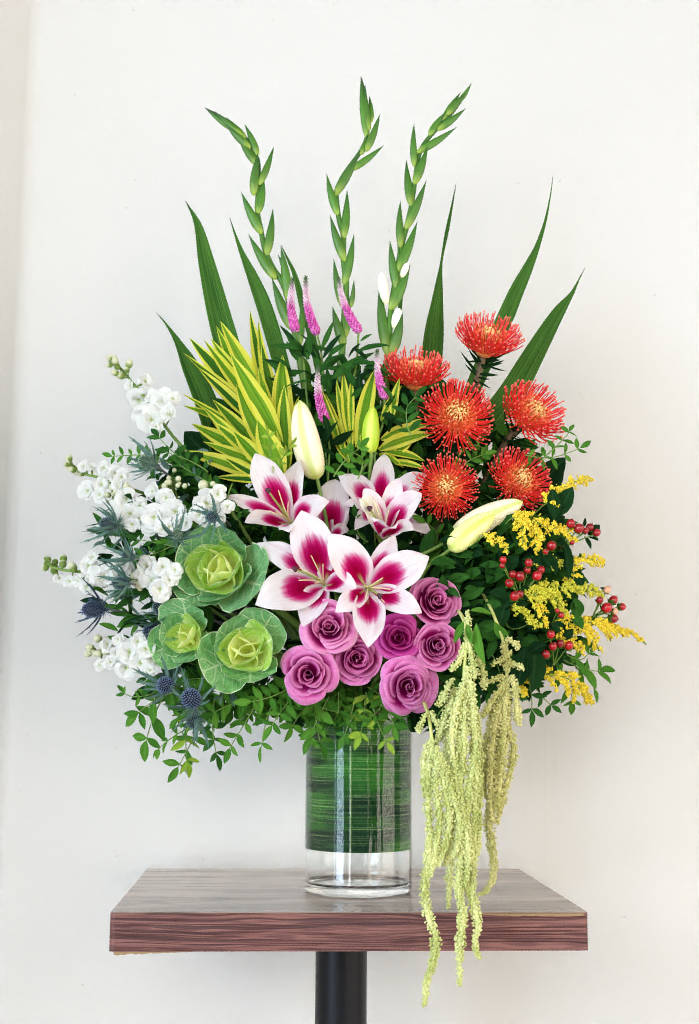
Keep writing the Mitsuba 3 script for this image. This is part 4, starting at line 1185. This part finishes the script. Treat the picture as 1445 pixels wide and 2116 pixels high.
# ------------------------------------------------------------------ white stock
def stock(flowers, buds, spine, label):
    t = thing('white_stock', label, 'stock', 'white stock flower stems')
    P = path([at(x, y, max(dome(x, y) + .012, .035 * (k / (len(spine) - 1)) ** .5 - .04)) for k, (x, y) in enumerate(spine)] + [np.array([-.03, .0, 1.22])], 40)
    put(t, 'stem', tube(P, np.linspace(.0018, .0042, 40), 7, 0), 'stem_green')
    for x, y, r in flowers:
        Y = dome(x, y) - .012 + rng.uniform(-.008, .008)
        c, R = at(x, y, Y), mm(r, Y) * .90 * rng.uniform(.85, 1.15)
        near = P[np.argmin(np.linalg.norm(P - c, axis=1))]
        a = nrm(nrm(c - near + 1e-6) * .6 + np.array([-.15, -1, .15]) * .9 + rng.normal(0, .25, 3))
        e1, e2, _ = frame(a)
        m = Mesh()
        for k in range(8):
            lay = min(2, k // 4)
            ph = k * 1.5708 + lay * .6 + rng.normal(0, .15)
            rad = e1 * math.cos(ph) + e2 * math.sin(ph)
            th0 = (.95, .6, .3)[lay]
            L = R * (1.05, .85, .6)[lay] * rng.uniform(.85, 1.15)
            h = th0 + (.75, .5, .2)[lay] * np.linspace(0, 1, 8) ** 1.2 + rng.normal(0, .12)
            st = np.sin(h)[:, None] * rad + np.cos(h)[:, None] * a
            Q = c - a * R * .35 + np.vstack([np.zeros(3), np.cumsum(st[1:], axis=0)]) * L / 7
            m.add(*ribbon(Q, np.cos(h)[:, None] * -rad + np.sin(h)[:, None] * a, L * .60 * PROF['broad'](np.linspace(0, 1, 8)), 7, -.25, 0, .22, 1.5, 0, twist=rng.normal(0, .4)))
        f = put(t, 'flower', m, 'stock_petal')
        b = c - a * R * .3
        put(f, 'calyx', tube(path([b, b * .7 + near * .3 - a * .002, near], 7), np.linspace(R * .16, .0011, 7), 6, 2), 'stock_petal')
    for x, y, r in buds:
        Y = dome(x, y) + rng.uniform(-.006, .006)
        c, R = at(x, y, Y), mm(r, Y)
        near = P[np.argmin(np.linalg.norm(P - c, axis=1))]
        d = nrm(nrm(c - near + 1e-6) + nrm(P[0] - P[6]) * .9 + rng.normal(0, .15, 3))
        V = blobs([c], R, d[None], 1.35, 1, None, .03, (np.array(ICO1.vertices), np.array(ICO1.faces)))
        k = put(t, 'bud', V, 'stock_petal')
        put(k, 'stalk', tube(path([c - d * R, c * .6 + near * .4 - d * R, near], 6), .0008, 5, 0), 'stem_green')


def tipbuds(x, y, n, sp=14):
    return [(x + rng.normal(0, sp * .55), y + rng.normal(0, sp * .55), rng.uniform(4.5, 7)) for _ in range(n)]


stock([(285, 829, 30), (338, 828, 30), (312, 866, 29), (302, 786, 20), (266, 800, 16), (345, 852, 24), (290, 858, 24), (322, 882, 20), (358, 822, 20), (315, 820, 24)],
      [(228, 741, 7), (238, 747, 8), (226, 754, 6), (241, 756, 7), (267, 752, 8), (238, 770, 7), (249, 776, 8), (230, 738, 5), (236, 739, 5), (262, 764, 6)], [(233, 744), (262, 776), (310, 835), (348, 890), (430, 985)], 'topmost white stock stem, its bud tip pointing up left')
stock([(172, 963, 15), (190, 962, 18), (215, 968, 20), (180, 1015, 22), (210, 1000, 18), (238, 978, 24), (252, 985, 20), (205, 1022, 20), (245, 1000, 18)], tipbuds(143, 958, 8) + [(160, 974, 7), (168, 978, 7)], [(142, 956), (165, 972), (210, 990), (270, 1010), (390, 1060)], 'white stock stem with the upper leftmost bud tip')
stock([(262, 1030, 26), (268, 1062, 30), (246, 1045, 22), (288, 1070, 24), (235, 1070, 18), (272, 1085, 22), (290, 1045, 18)], tipbuds(238, 1008, 9, 16) + [(262, 1006, 8), (270, 1015, 9)], [(232, 1005), (262, 1040), (300, 1075), (400, 1110)], 'white stock flowers just above the left grey thistle')
stock([(313, 1014, 23), (342, 1030, 26), (318, 1068, 32), (362, 1058, 30), (378, 1078, 24), (336, 1092, 24), (308, 1090, 20), (350, 1090, 22)], tipbuds(362, 1000, 10, 18), [(352, 985), (340, 1030), (360, 1075), (430, 1120)], 'white stock flowers above the large cabbage leaves')
stock([(428, 1040, 28), (452, 1022, 20), (412, 1062, 22), (448, 1072, 20), (470, 1045, 18), (425, 1075, 18)], [(420, 1004, 11), (449, 1010, 10), (440, 1000, 6)], [(425, 1000), (435, 1045), (470, 1090)], 'white stock flowers between the cabbage and the upper left lily')
stock([(122, 1196, 16), (143, 1202, 16), (182, 1166, 26), (196, 1190, 28), (216, 1192, 26), (178, 1212, 20), (246, 1165, 22), (232, 1180, 20), (190, 1150, 18), (160, 1200, 14), (262, 1172, 18)], tipbuds(104, 1166, 8, 13) + [(131, 1154, 8), (130, 1165, 8), (112, 1180, 8), (150, 1172, 9)], [(100, 1166), (145, 1180), (215, 1185), (300, 1205), (400, 1230)], 'white stock stem with the leftmost bud tip of all')
stock([(298, 1166, 25), (336, 1170, 26), (314, 1196, 28), (330, 1218, 26), (352, 1198, 22), (362, 1178, 18), (318, 1178, 22), (290, 1185, 16), (345, 1225, 16)], [(286, 1208, 10), (278, 1190, 8), (282, 1200, 8), (272, 1182, 7), (290, 1216, 6)], [(276, 1186), (320, 1195), (400, 1235)], 'white stock flowers against the left edge of the large cabbage')
stock([(222, 1330, 19), (243, 1322, 20), (228, 1368, 20), (266, 1346, 32), (288, 1370, 30), (260, 1380, 28), (300, 1340, 24), (312, 1362, 24), (206, 1374, 16), (238, 1352, 18), (285, 1325, 20), (310, 1385, 18)], tipbuds(190, 1344, 8, 12) + [(203, 1320, 8), (182, 1351, 7), (220, 1345, 9), (205, 1350, 8)], [(185, 1345), (225, 1345), (290, 1355), (380, 1370)], 'lowest white stock stem, left of the smallest cabbage')


# ------------------------------------------------------------------ blue thistles
def thistle(c, r, ln, d2, cls, bl, label, nb=11, front=.25, stem_px=None, bcls=3):
    t = thing('sea_holly', label, 'thistle', 'blue grey thistles')
    Y = dome(*c) - (-.03 if c in ((335, 1256), (314, 1302)) else .05)
    c0 = at(*c, Y)
    a = towards(d2[0], -d2[1], front)
    R, H = mm(r, Y), mm(ln, Y)
    e1, e2, _ = frame(a)
    n = 170
    z = 1 - 2 * (np.arange(n) + .5) / n * .93
    ph = np.arange(n) * 2.39996
    rr = np.sqrt(1 - z ** 2)
    O = e1 * (rr * np.cos(ph))[:, None] + e2 * (rr * np.sin(ph))[:, None]
    Nn = nrm(O / R + a * z[:, None] / H)
    C = c0 + (O * R + a * (z * H)[:, None]) * 1.02
    put(t, 'floret', blobs(C, R * .10, Nn, 2.6, cls, None, .15), 'thistle_bloom', kind='stuff')
    s = np.linspace(0, 1, 10)
    put(t, 'head', (lambda q: (q[0], q[1], np.stack([q[2][:, 0], cls + .05 + 0 * q[2][:, 1]], -1)))(tube(c0 + a * ((2 * s - 1) * H * .86)[:, None], R * .86 * np.sqrt(np.maximum(.01, 1 - (2 * s - 1) ** 2)), 12, cls)), 'thistle_bloom')
    b = c0 - a * H * .95
    for k in range(nb):
        ph = k * 6.283 / nb + rng.normal(0, .2)
        rad = e1 * math.cos(ph) + e2 * math.sin(ph)
        L = mm(bl, Y) * rng.uniform(.85, 1.4)
        th = rng.uniform(.75, 1.35)
        P = bez([b, b + (rad * math.sin(th) + a * math.cos(th)) * L * .5 - a * .002, b + (rad * math.sin(th - .25) + a * math.cos(th - .25)) * L], 10)
        m = Mesh().add(*ribbon(P, nrm(a + rng.normal(0, .25, 3)), L * .070 * PROF['needle'](np.linspace(0, 1, 10)), 5, .5, .2, cls=bcls))
        for q in (3, 5, 7):                          # spines along the bract
            for sg in (-1, 1):
                sd = nrm(np.cross(P[q + 1] - P[q], a)) * sg
                m.add(*ribbon(bez([P[q], P[q] + sd * L * .04, P[q] + sd * L * .08 + (P[q + 1] - P[q]) * 1.2], 3), a, L * np.array([.02, .014, .002]), 3, cls=bcls))
        put(t, 'bract', m, 'leaf_green')
    m = Mesh()
    for k in range(44):                              # fine needles round the collar
        d = nrm(rng.normal(0, 1, 3) + a * .3)
        L = mm(bl, Y) * rng.uniform(.25, .65)
        m.add(*ribbon(bez([b, b + d * L * .5, b + d * L + [0, 0, -.002]], 4), [0, -1, .2], L * .03 * np.array([1, .8, .5, .05]), 3, cls=bcls))
    put(t, 'needle', m, 'leaf_green', kind='stuff')
    e = at(*(stem_px or (c[0] - d2[0] * 120 + 40, c[1] - d2[1] * 60)), max(Y + .05, .01))
    put(t, 'stem', tube(path([b, b * .5 + e * .5 - a * .006, e, np.array([-.02, .01, 1.25])], 20), np.linspace(.0016, .0026, 20), 6, 3), 'stem_green')


thistle((226, 1083), 13, 19, (-1, -.05), 0, 64, 'grey thistle left of the white stock, upper left', stem_px=(330, 1110))
thistle((250, 1205), 12, 17, (-1, .0), 0, 62, 'grey thistle among the leftmost white stock', stem_px=(340, 1225))
thistle((194, 1259), 15, 22, (-.95, .1), 1, 62, 'leftmost blue thistle standing out on a bare stem', 13, stem_px=(300, 1278), bcls=5)
thistle((305, 955), 12, 18, (-.9, -.3), 2, 62, 'pale green thistle below the topmost white stock', 12, stem_px=(360, 1000))
thistle((335, 1256), 15, 18, (-.6, -.2), 0, 55, 'grey thistle left of the gap between the upper cabbages')
thistle((314, 1302), 13, 17, (-.7, .3), 1, 55, 'thistle half hidden behind the smallest cabbage')
thistle((342, 1416), 15, 15, (-.4, -.2), 1, 64, 'blue thistle under the smallest cabbage', 12, .6, (400, 1400), 3)
thistle((395, 1444), 17, 20, (-.15, -.6), 1, 64, 'bluest thistle facing forward at the lower left', 12, .7, (430, 1420), 3)
thistle((400, 1490), 13, 15, (-.1, .8), 0, 62, 'lowest thistle, pointing down among its bracts', 11, .3, (420, 1440), 3)
thistle((438, 1068), 11, 13, (-.4, .2), 0, 52, 'small thistle above the large cabbage', 9, .6, (480, 1090))
thistle((366, 1104), 9, 12, (.1, -.4), 2, 58, 'green thistle with long bracts left of the large cabbage', 11, .5, (420, 1130))
thistle((264, 1150), 9, 12, (-.5, -.2), 0, 60, 'small thistle above the leftmost white stock flowers', 9, .3, (330, 1150))


# ------------------------------------------------------------------ goldenrod
def goldenrod(spine, w, cls, label, dens=1.0, droop=0.35):
    t = thing('goldenrod', label, 'goldenrod', 'yellow goldenrod sprays')
    P = path([at(x, y, dome(x, y) - .015) for x, y in spine], 40)
    L = np.linalg.norm(np.diff(P, axis=0), axis=1).sum()
    back = np.array([.03, .02, 1.25])
    put(t, 'stem', tube(np.vstack([bez([back, P[0] * .5 + back * .5 + [0, .09, 0], P[0] + [-.01, .05, 0], P[0]], 14)[:-1], P]), .0011, 5, 0), 'stem_green')
    Tn = nrm(np.gradient(P, axis=0))
    nbr = max(8, int(L / .0055))
    W = mm(w) * 1.12
    for k in range(nbr):
        q = k / nbr
        j = int(q * 39)
        o = P[j]
        side = nrm(np.cross(Tn[j], [0, -1, .2])) * (1 if k % 2 else -1)
        d = nrm(Tn[j] * .9 + side * rng.uniform(.5, 1.2) + np.array([0, -.5, .1]) * rng.random() + rng.normal(0, .3, 3))
        l = W * rng.uniform(.5, 1.0) * (1 - .72 * q ** 1.3)
        Q = bez([o, o + d * l * .6 + [0, 0, .15 * l], o + d * l + [0, 0, -droop * l]], 12)
        n = int((42 + 26 * rng.random()) * dens * max(.4, l / W))
        u = rng.uniform(.12, 1, n)
        C = Q[(u * 11).astype(int)] + rng.normal(0, .0015, (n, 3))
        m = Mesh().add(*tube(Q, .0006, 4, 1))
        m.add(*blobs(C, rng.uniform(.0007, .0014, n), nrm(rng.normal(0, 1, (n, 3)) + d), 1.8, cls, None, .5))
        put(t, 'flower_spray', m, 'goldenrod_bloom', False)


goldenrod([(1130, 1040), (1160, 1010), (1188, 996), (1219, 987)], 30, 0, 'topmost goldenrod spray beside the dark leaves, pointing up right')
goldenrod([(1060, 1070), (1090, 1075), (1130, 1088), (1165, 1095), (1190, 1118)], 40, 0, 'brightest goldenrod spray arching right of the cream buds', 1.3)
goldenrod([(1080, 1060), (1080, 1100), (1082, 1136)], 26, 0, 'short goldenrod spray hanging below the brightest one')
goldenrod([(1110, 1090), (1108, 1120), (1110, 1140)], 22, 0, 'second short goldenrod spray hanging below the brightest one')
goldenrod([(1185, 1200), (1192, 1165), (1215, 1155), (1250, 1168)], 30, 0, 'goldenrod spray curving right below the upper red berries')
goldenrod([(1090, 1235), (1140, 1215), (1190, 1212), (1248, 1232)], 34, 1, 'yellow green goldenrod spray in the middle right', 1.2)
goldenrod([(1085, 1230), (1130, 1232), (1160, 1250), (1170, 1278)], 30, 1, 'yellow green goldenrod spray bending down in the middle right')
goldenrod([(1105, 1240), (1120, 1260), (1132, 1292)], 26, 0, 'goldenrod spray hanging behind the green tipped one')
goldenrod([(1055, 1248), (1085, 1270), (1120, 1296)], 22, 1, 'green tipped goldenrod spray below the middle red berries', .8)
goldenrod([(1200, 1285), (1260, 1293), (1300, 1307), (1336, 1332)], 24, 0, 'goldenrod spray reaching farthest right')
goldenrod([(1150, 1285), (1210, 1300), (1238, 1345)], 34, 0, 'goldenrod spray hanging under the right red berries')
goldenrod([(1230, 1290), (1255, 1300), (1262, 1325)], 20, 0, 'small goldenrod spray left of the rightmost one')
goldenrod([(1115, 1395), (1160, 1398), (1190, 1415), (1221, 1450)], 36, 0, 'lowest goldenrod spray pointing down right', 1.2)
goldenrod([(1060, 1385), (1078, 1410), (1085, 1442)], 24, 0, 'goldenrod spray behind the green tassels')
goldenrod([(1000, 1108), (1025, 1112), (1052, 1142)], 20, 0, 'small goldenrod spray under the pair of cream buds')
goldenrod([(1150, 1320), (1180, 1325), (1210, 1345)], 26, 0, 'goldenrod spray right of the lower red berries')
goldenrod([(1110, 1180), (1140, 1160), (1165, 1165)], 26, 1, 'goldenrod spray behind the middle red berries', .8)


# ------------------------------------------------------------------ red berries
def berries(lst, foot, label, leaves=(), lcls=0):
    t = thing('hypericum', label, 'berry branch', 'red berry branches')
    f0 = at(*foot, dome(*foot) + .0)
    for x, y, r, *pale in lst:
        Y = dome(x, y) - .03 + rng.uniform(-.006, .006)
        c, R = at(x, y, Y), mm(r, Y) * .90
        d = nrm(nrm(c - f0) + np.array([0, -.35, .25]) + rng.normal(0, .25, 3))
        V, Fc, U = blobs([c], R * .92, d[None], 1.15, 1 if pale else 0, None, 0, (np.array(ICO1.subdivide().vertices / np.linalg.norm(ICO1.subdivide().vertices, axis=1, keepdims=True)), np.array(ICO1.subdivide().faces)))
        b = put(t, 'berry', (V, Fc, U), 'berry_skin')
        put(b, 'tip', tube(c + d * R * np.array([1.0, 1.15, 1.3])[:, None], np.array([.0009, .0006, .0002]), 5, 1), 'stem_green')
        put(b, 'stalk', tube(path([c - d * R, c * .55 + f0 * .45 - d * R * .5, f0], 8), .0010, 5, 0), 'stem_green')
        e1, e2, a = frame(d)
        m = Mesh()
        for k in range(5):
            ph = k * 1.2566 + rng.uniform(0, .4)
            rad = e1 * math.cos(ph) + e2 * math.sin(ph)
            o = c - d * R * 1.02
            P = bez([o, o + rad * R * .9, o + rad * R * 1.25 + d * R * .5], 6)
            m.add(*ribbon(P, a, R * .42 * PROF['leaf'](np.linspace(0, 1, 6)), 5, .3, cls=1))
        put(b, 'sepals', m, 'leaf_green')
    put(t, 'stem', tube(bez([f0, f0 + [-.01, .07, 0], f0 * .5 + np.array([0, 0, 1.28]) * .5 + [0, .08, .01], np.array([.03, .01, 1.2])], 16), .0021, 6, 1), 'stem_green')
    for tx, ty, bx, by, w in leaves:
        Y = dome(bx, by) - .012
        leaf_part(t, at(bx, by, Y), at(tx, ty, Y + rng.uniform(-.012, .008)), mm(w), 4 if lcls else int(rng.choice([0, 4])), n=12, nt=9, cup=.45, fold=.12, bow=.05, prof='leaf', ruff=.04)


berries([(1180, 1082, 11), (1197, 1092, 12), (1210, 1097, 8), (1219, 1090, 10), (1233, 1101, 10), (1183, 1121, 6)], (1165, 1130), 'uppermost red berry cluster beside the dark pointed leaves',
        [(1184, 1006, 1150, 1068, 40), (1141, 1010, 1146, 1075, 32), (1174, 1200, 1163, 1112, 30), (1150, 1188, 1115, 1140, 40), (1240, 1085, 1215, 1105, 22), (1237, 1118, 1215, 1110, 18), (1222, 1135, 1208, 1108, 12), (1210, 1070, 1205, 1090, 10), (1206, 1210, 1186, 1180, 26)], 1)
berries([(1140, 1128, 12), (1128, 1140, 7)], (1120, 1160), 'single red berry under the brightest goldenrod', [(1120, 1200, 1105, 1150, 40), (1140, 1180, 1100, 1160, 36)], 1)
berries([(1093, 1163, 10), (1060, 1187, 10), (1075, 1191, 12), (1090, 1178, 9), (1053, 1205, 11), (1110, 1190, 12), (1118, 1178, 10), (1040, 1157, 9), (1038, 1169, 7)], (1075, 1235), 'middle red berry cluster, the fullest one, right of the roses',
        [(1072, 1150, 1045, 1175, 30), (1040, 1260, 1062, 1225, 34), (1100, 1240, 1070, 1215, 30), (1010, 1225, 1050, 1240, 40), (1030, 1300, 1045, 1250, 36)])
berries([(1064, 1232, 12), (1074, 1228, 10)], (1060, 1260), 'pair of red berries below the middle cluster', [(1090, 1250, 1062, 1250, 26)])
berries([(1255, 1219, 9, 1), (1240, 1240, 9), (1268, 1240, 11), (1285, 1254, 10), (1254, 1256, 13), (1270, 1263, 9, 1), (1267, 1278, 12)], (1225, 1275), 'rightmost red berry cluster with two pale berries', [(1238, 1270, 1225, 1285, 24), (1190, 1236, 1192, 1280, 32), (1205, 1300, 1180, 1270, 26), (1240, 1215, 1255, 1225, 14)])
berries([(1139, 1311, 10), (1143, 1336, 10), (1158, 1330, 10), (1176, 1334, 11), (1128, 1352, 11)], (1145, 1375), 'lowest red berry cluster above the large dark leaf',
        [(1099, 1432, 1106, 1338, 50), (1135, 1290, 1136, 1315, 20), (1160, 1305, 1150, 1330, 20), (1140, 1380, 1130, 1360, 16), (1130, 1330, 1092, 1350, 30), (1185, 1300, 1160, 1320, 22), (1070, 1420, 1085, 1340, 44)], 1)
berries([(1160, 1271, 8), (1152, 1262, 6)], (1140, 1290), 'two small red berries between the goldenrod sprays', [(1165, 1300, 1140, 1290, 24)])


# ------------------------------------------------------------------ hanging amaranth
def rope(parent, pts, r, Y0, Y1, cls=0, dens=1.0):
    P3 = [at(x, y, Y0 + (Y1 - Y0) * k / max(1, len(pts) - 1)) for k, (x, y) in enumerate(pts)]
    L = np.linalg.norm(np.diff(np.array(P3), axis=0), axis=1).sum()
    n = max(12, int(L / .004))
    P = path(P3, n)
    P = P + np.stack([meshkit.noise(np.stack([np.arange(n) * .09, np.full(n, k + r), np.full(n, P3[0][0] * 50)], -1), 3) - .5 for k in range(3)], -1) * .006
    s = np.linspace(0, 1, n)
    R = mm(r, Y0)
    prof = np.minimum(1, .55 + s * 4) * np.minimum(1, .35 + (1 - s) * 3.2)
    lump = .75 + .5 * meshkit.noise(np.stack([np.arange(n) * .45, np.full(n, R * 900), np.full(n, 2.0)], -1), 5)
    prof = prof * lump
    m = Mesh().add(*tube(P, R * .55 * prof, 6, cls))
    N = int(L / .0027 * 9 * dens * (R / .0062))
    q = rng.uniform(0, 1, N)
    j = np.minimum((q * (n - 1)).astype(int), n - 2)
    fr = (q * (n - 1) - j)[:, None]
    Tn = nrm(np.gradient(P, axis=0))[j]
    a = rng.normal(0, 1, (N, 3))
    a = nrm(a - Tn * (a * Tn).sum(-1, keepdims=True))
    C = P[j] * (1 - fr) + P[j + 1] * fr + a * (R * prof[j] * (rng.uniform(.55, 1.05, N) + .35 * rng.random(N) ** 6))[:, None]
    m.add(*blobs(C, rng.uniform(.0009, .0018, N), a + Tn * .3, 1.25, cls, None, .35))
    put(parent, 'tassel', m, 'amaranth_bloom', True)


am = 'hanging green amaranth'
t = thing('amaranth', 'long pale green amaranth tassels hanging from below the right roses past the table edge', 'amaranth', am)
put(t, 'stem', tube(path([np.array([.05, -.05, 1.27]), at(925, 1262, -.10), at(945, 1262, -.16), at(961, 1290, -.215), at(964, 1325, -.235), at(960, 1380, -.24), at(958, 1470, -.245)], 40), np.linspace(.0030, .0022, 40), 7, 2), 'stem_green')
for pts, r, y0, y1 in [
    ([(963, 1372), (969, 1450), (975, 1530), (984, 1610), (986, 1700), (977, 1790), (974, 1850), (984, 1905), (978, 1950), (989, 1985)], 10, -.245, -.262),
    ([(955, 1410), (948, 1500), (952, 1600), (957, 1700), (951, 1780), (946, 1840), (956, 1900), (951, 1960), (951, 2038)], 10.5, -.25, -.268),
    ([(942, 1420), (928, 1490), (926, 1580), (936, 1690), (930, 1800), (924, 1878)], 9, -.225, -.188),
    ([(966, 1400), (982, 1480), (978, 1560), (968, 1640), (972, 1720), (962, 1800), (966, 1850)], 10, -.252, -.258),
    ([(948, 1440), (936, 1530), (944, 1620), (962, 1700), (970, 1770), (960, 1830)], 9.5, -.258, -.262),
    ([(958, 1450), (960, 1550), (944, 1640), (928, 1720), (918, 1790)], 9, -.256, -.25),
    ([(972, 1430), (988, 1520), (992, 1600), (988, 1690), (984, 1770)], 9, -.24, -.245),
    ([(940, 1440), (918, 1500), (905, 1540)], 9, -.235, -.24),
    ([(958, 1330), (950, 1365), (935, 1385)], 7, -.235, -.245),
    ([(966, 1320), (975, 1360), (982, 1400)], 8, -.235, -.245),
    ([(990, 1350), (1000, 1385), (1001, 1430)], 7, -.225, -.23),
    ([(938, 1400), (922, 1430), (912, 1452), (906, 1456)], 7, -.23, -.24),
    ([(966, 1262), (968, 1300), (972, 1340)], 7, -.215, -.23)]:
    rope(t, pts, r, y0, y1)
for tx, ty, bx, by, w in [(1003, 1372, 985, 1288, 26), (975, 1330, 965, 1290, 14), (938, 1330, 958, 1285, 16), (960, 1300, 985, 1340, 12)]:
    leaf_part(t, at(bx, by, -.235), at(tx, ty, -.245), mm(w, -.24), 1, n=14, nt=9, cup=.4, bow=.06)
t = thing('amaranth', 'pale green amaranth tassels hanging left, the lowest tip of all', 'amaranth', am)
put(t, 'stem', tube(path([np.array([.03, -.05, 1.27]), at(860, 1438, -.10), at(876, 1452, -.175), at(886, 1480, -.225), at(893, 1530, -.25), at(903, 1600, -.255)], 30), np.linspace(.003, .002, 30), 7, 2), 'stem_green')
for pts, r, y0, y1 in [
    ([(893, 1530), (884, 1600), (882, 1670), (890, 1740), (883, 1800), (876, 1835), (884, 1890), (901, 1940), (896, 1990), (885, 2030), (880, 2082)], 9.5, -.255, -.275),
    ([(898, 1545), (898, 1620), (906, 1700), (898, 1770), (888, 1810)], 10, -.26, -.265),
    ([(902, 1560), (915, 1630), (925, 1700), (915, 1750), (905, 1790)], 10, -.262, -.262),
    ([(905, 1560), (922, 1600), (940, 1660), (948, 1720), (940, 1770)], 9, -.266, -.265),
    ([(890, 1530), (878, 1580), (878, 1620), (884, 1650)], 8, -.25, -.25),
    ([(882, 1475), (870, 1495), (864, 1512)], 6, -.235, -.24), ([(888, 1470), (898, 1485), (905, 1494)], 6, -.235, -.24)]:
    rope(t, pts, r, y0, y1)
t = thing('amaranth', 'shorter yellowish amaranth tassels on the right with a curled end over the table', 'amaranth', am)
put(t, 'stem', tube(path([np.array([.05, -.04, 1.28]), at(985, 1215, -.07), at(1003, 1236, -.13), at(1022, 1275, -.175), at(1040, 1325, -.195), at(1048, 1400, -.20), at(1045, 1440, -.20)], 40), np.linspace(.003, .002, 40), 7, 2), 'stem_green')
for pts, r, y0, y1 in [
    ([(1047, 1400), (1038, 1500), (1028, 1600), (1012, 1690), (1017, 1750), (1021, 1800), (1011, 1832), (986, 1846)], 10, -.20, -.185),
    ([(1042, 1405), (1025, 1440), (1008, 1470), (998, 1484)], 8, -.205, -.21), ([(1050, 1400), (1066, 1440), (1072, 1480), (1073, 1500)], 9, -.205, -.21),
    ([(1044, 1420), (1018, 1490), (1002, 1545), (1000, 1600), (1006, 1650)], 8.5, -.20, -.20), ([(1046, 1430), (1052, 1500), (1060, 1540), (1048, 1610), (1036, 1670), (1028, 1700)], 8.5, -.20, -.20),
    ([(1044, 1440), (1040, 1540), (1034, 1620), (1030, 1680)], 9.5, -.212, -.21), ([(1036, 1450), (1018, 1540), (1014, 1620), (1020, 1700)], 9.5, -.21, -.208),
    ([(1044, 1325), (1062, 1328), (1074, 1342)], 6.5, -.20, -.21), ([(1044, 1350), (1050, 1352), (1020, 1372)], 6, -.20, -.21), ([(1046, 1375), (1066, 1374), (1088, 1380)], 6, -.20, -.21), ([(1046, 1402), (1025, 1404), (997, 1414)], 6, -.20, -.21),
    ([(1042, 1330), (1046, 1360), (1050, 1390)], 7, -.198, -.202)]:
    rope(t, pts, r, y0, y1, 1)
for tx, ty, bx, by, w in [(972, 1262, 1018, 1270, 20), (1046, 1325, 1022, 1285, 20), (1052, 1318, 1028, 1290, 10)]:
    leaf_part(t, at(bx, by, -.185), at(tx, ty, -.195), mm(w, -.2), 1, n=12, nt=7, cup=.4)
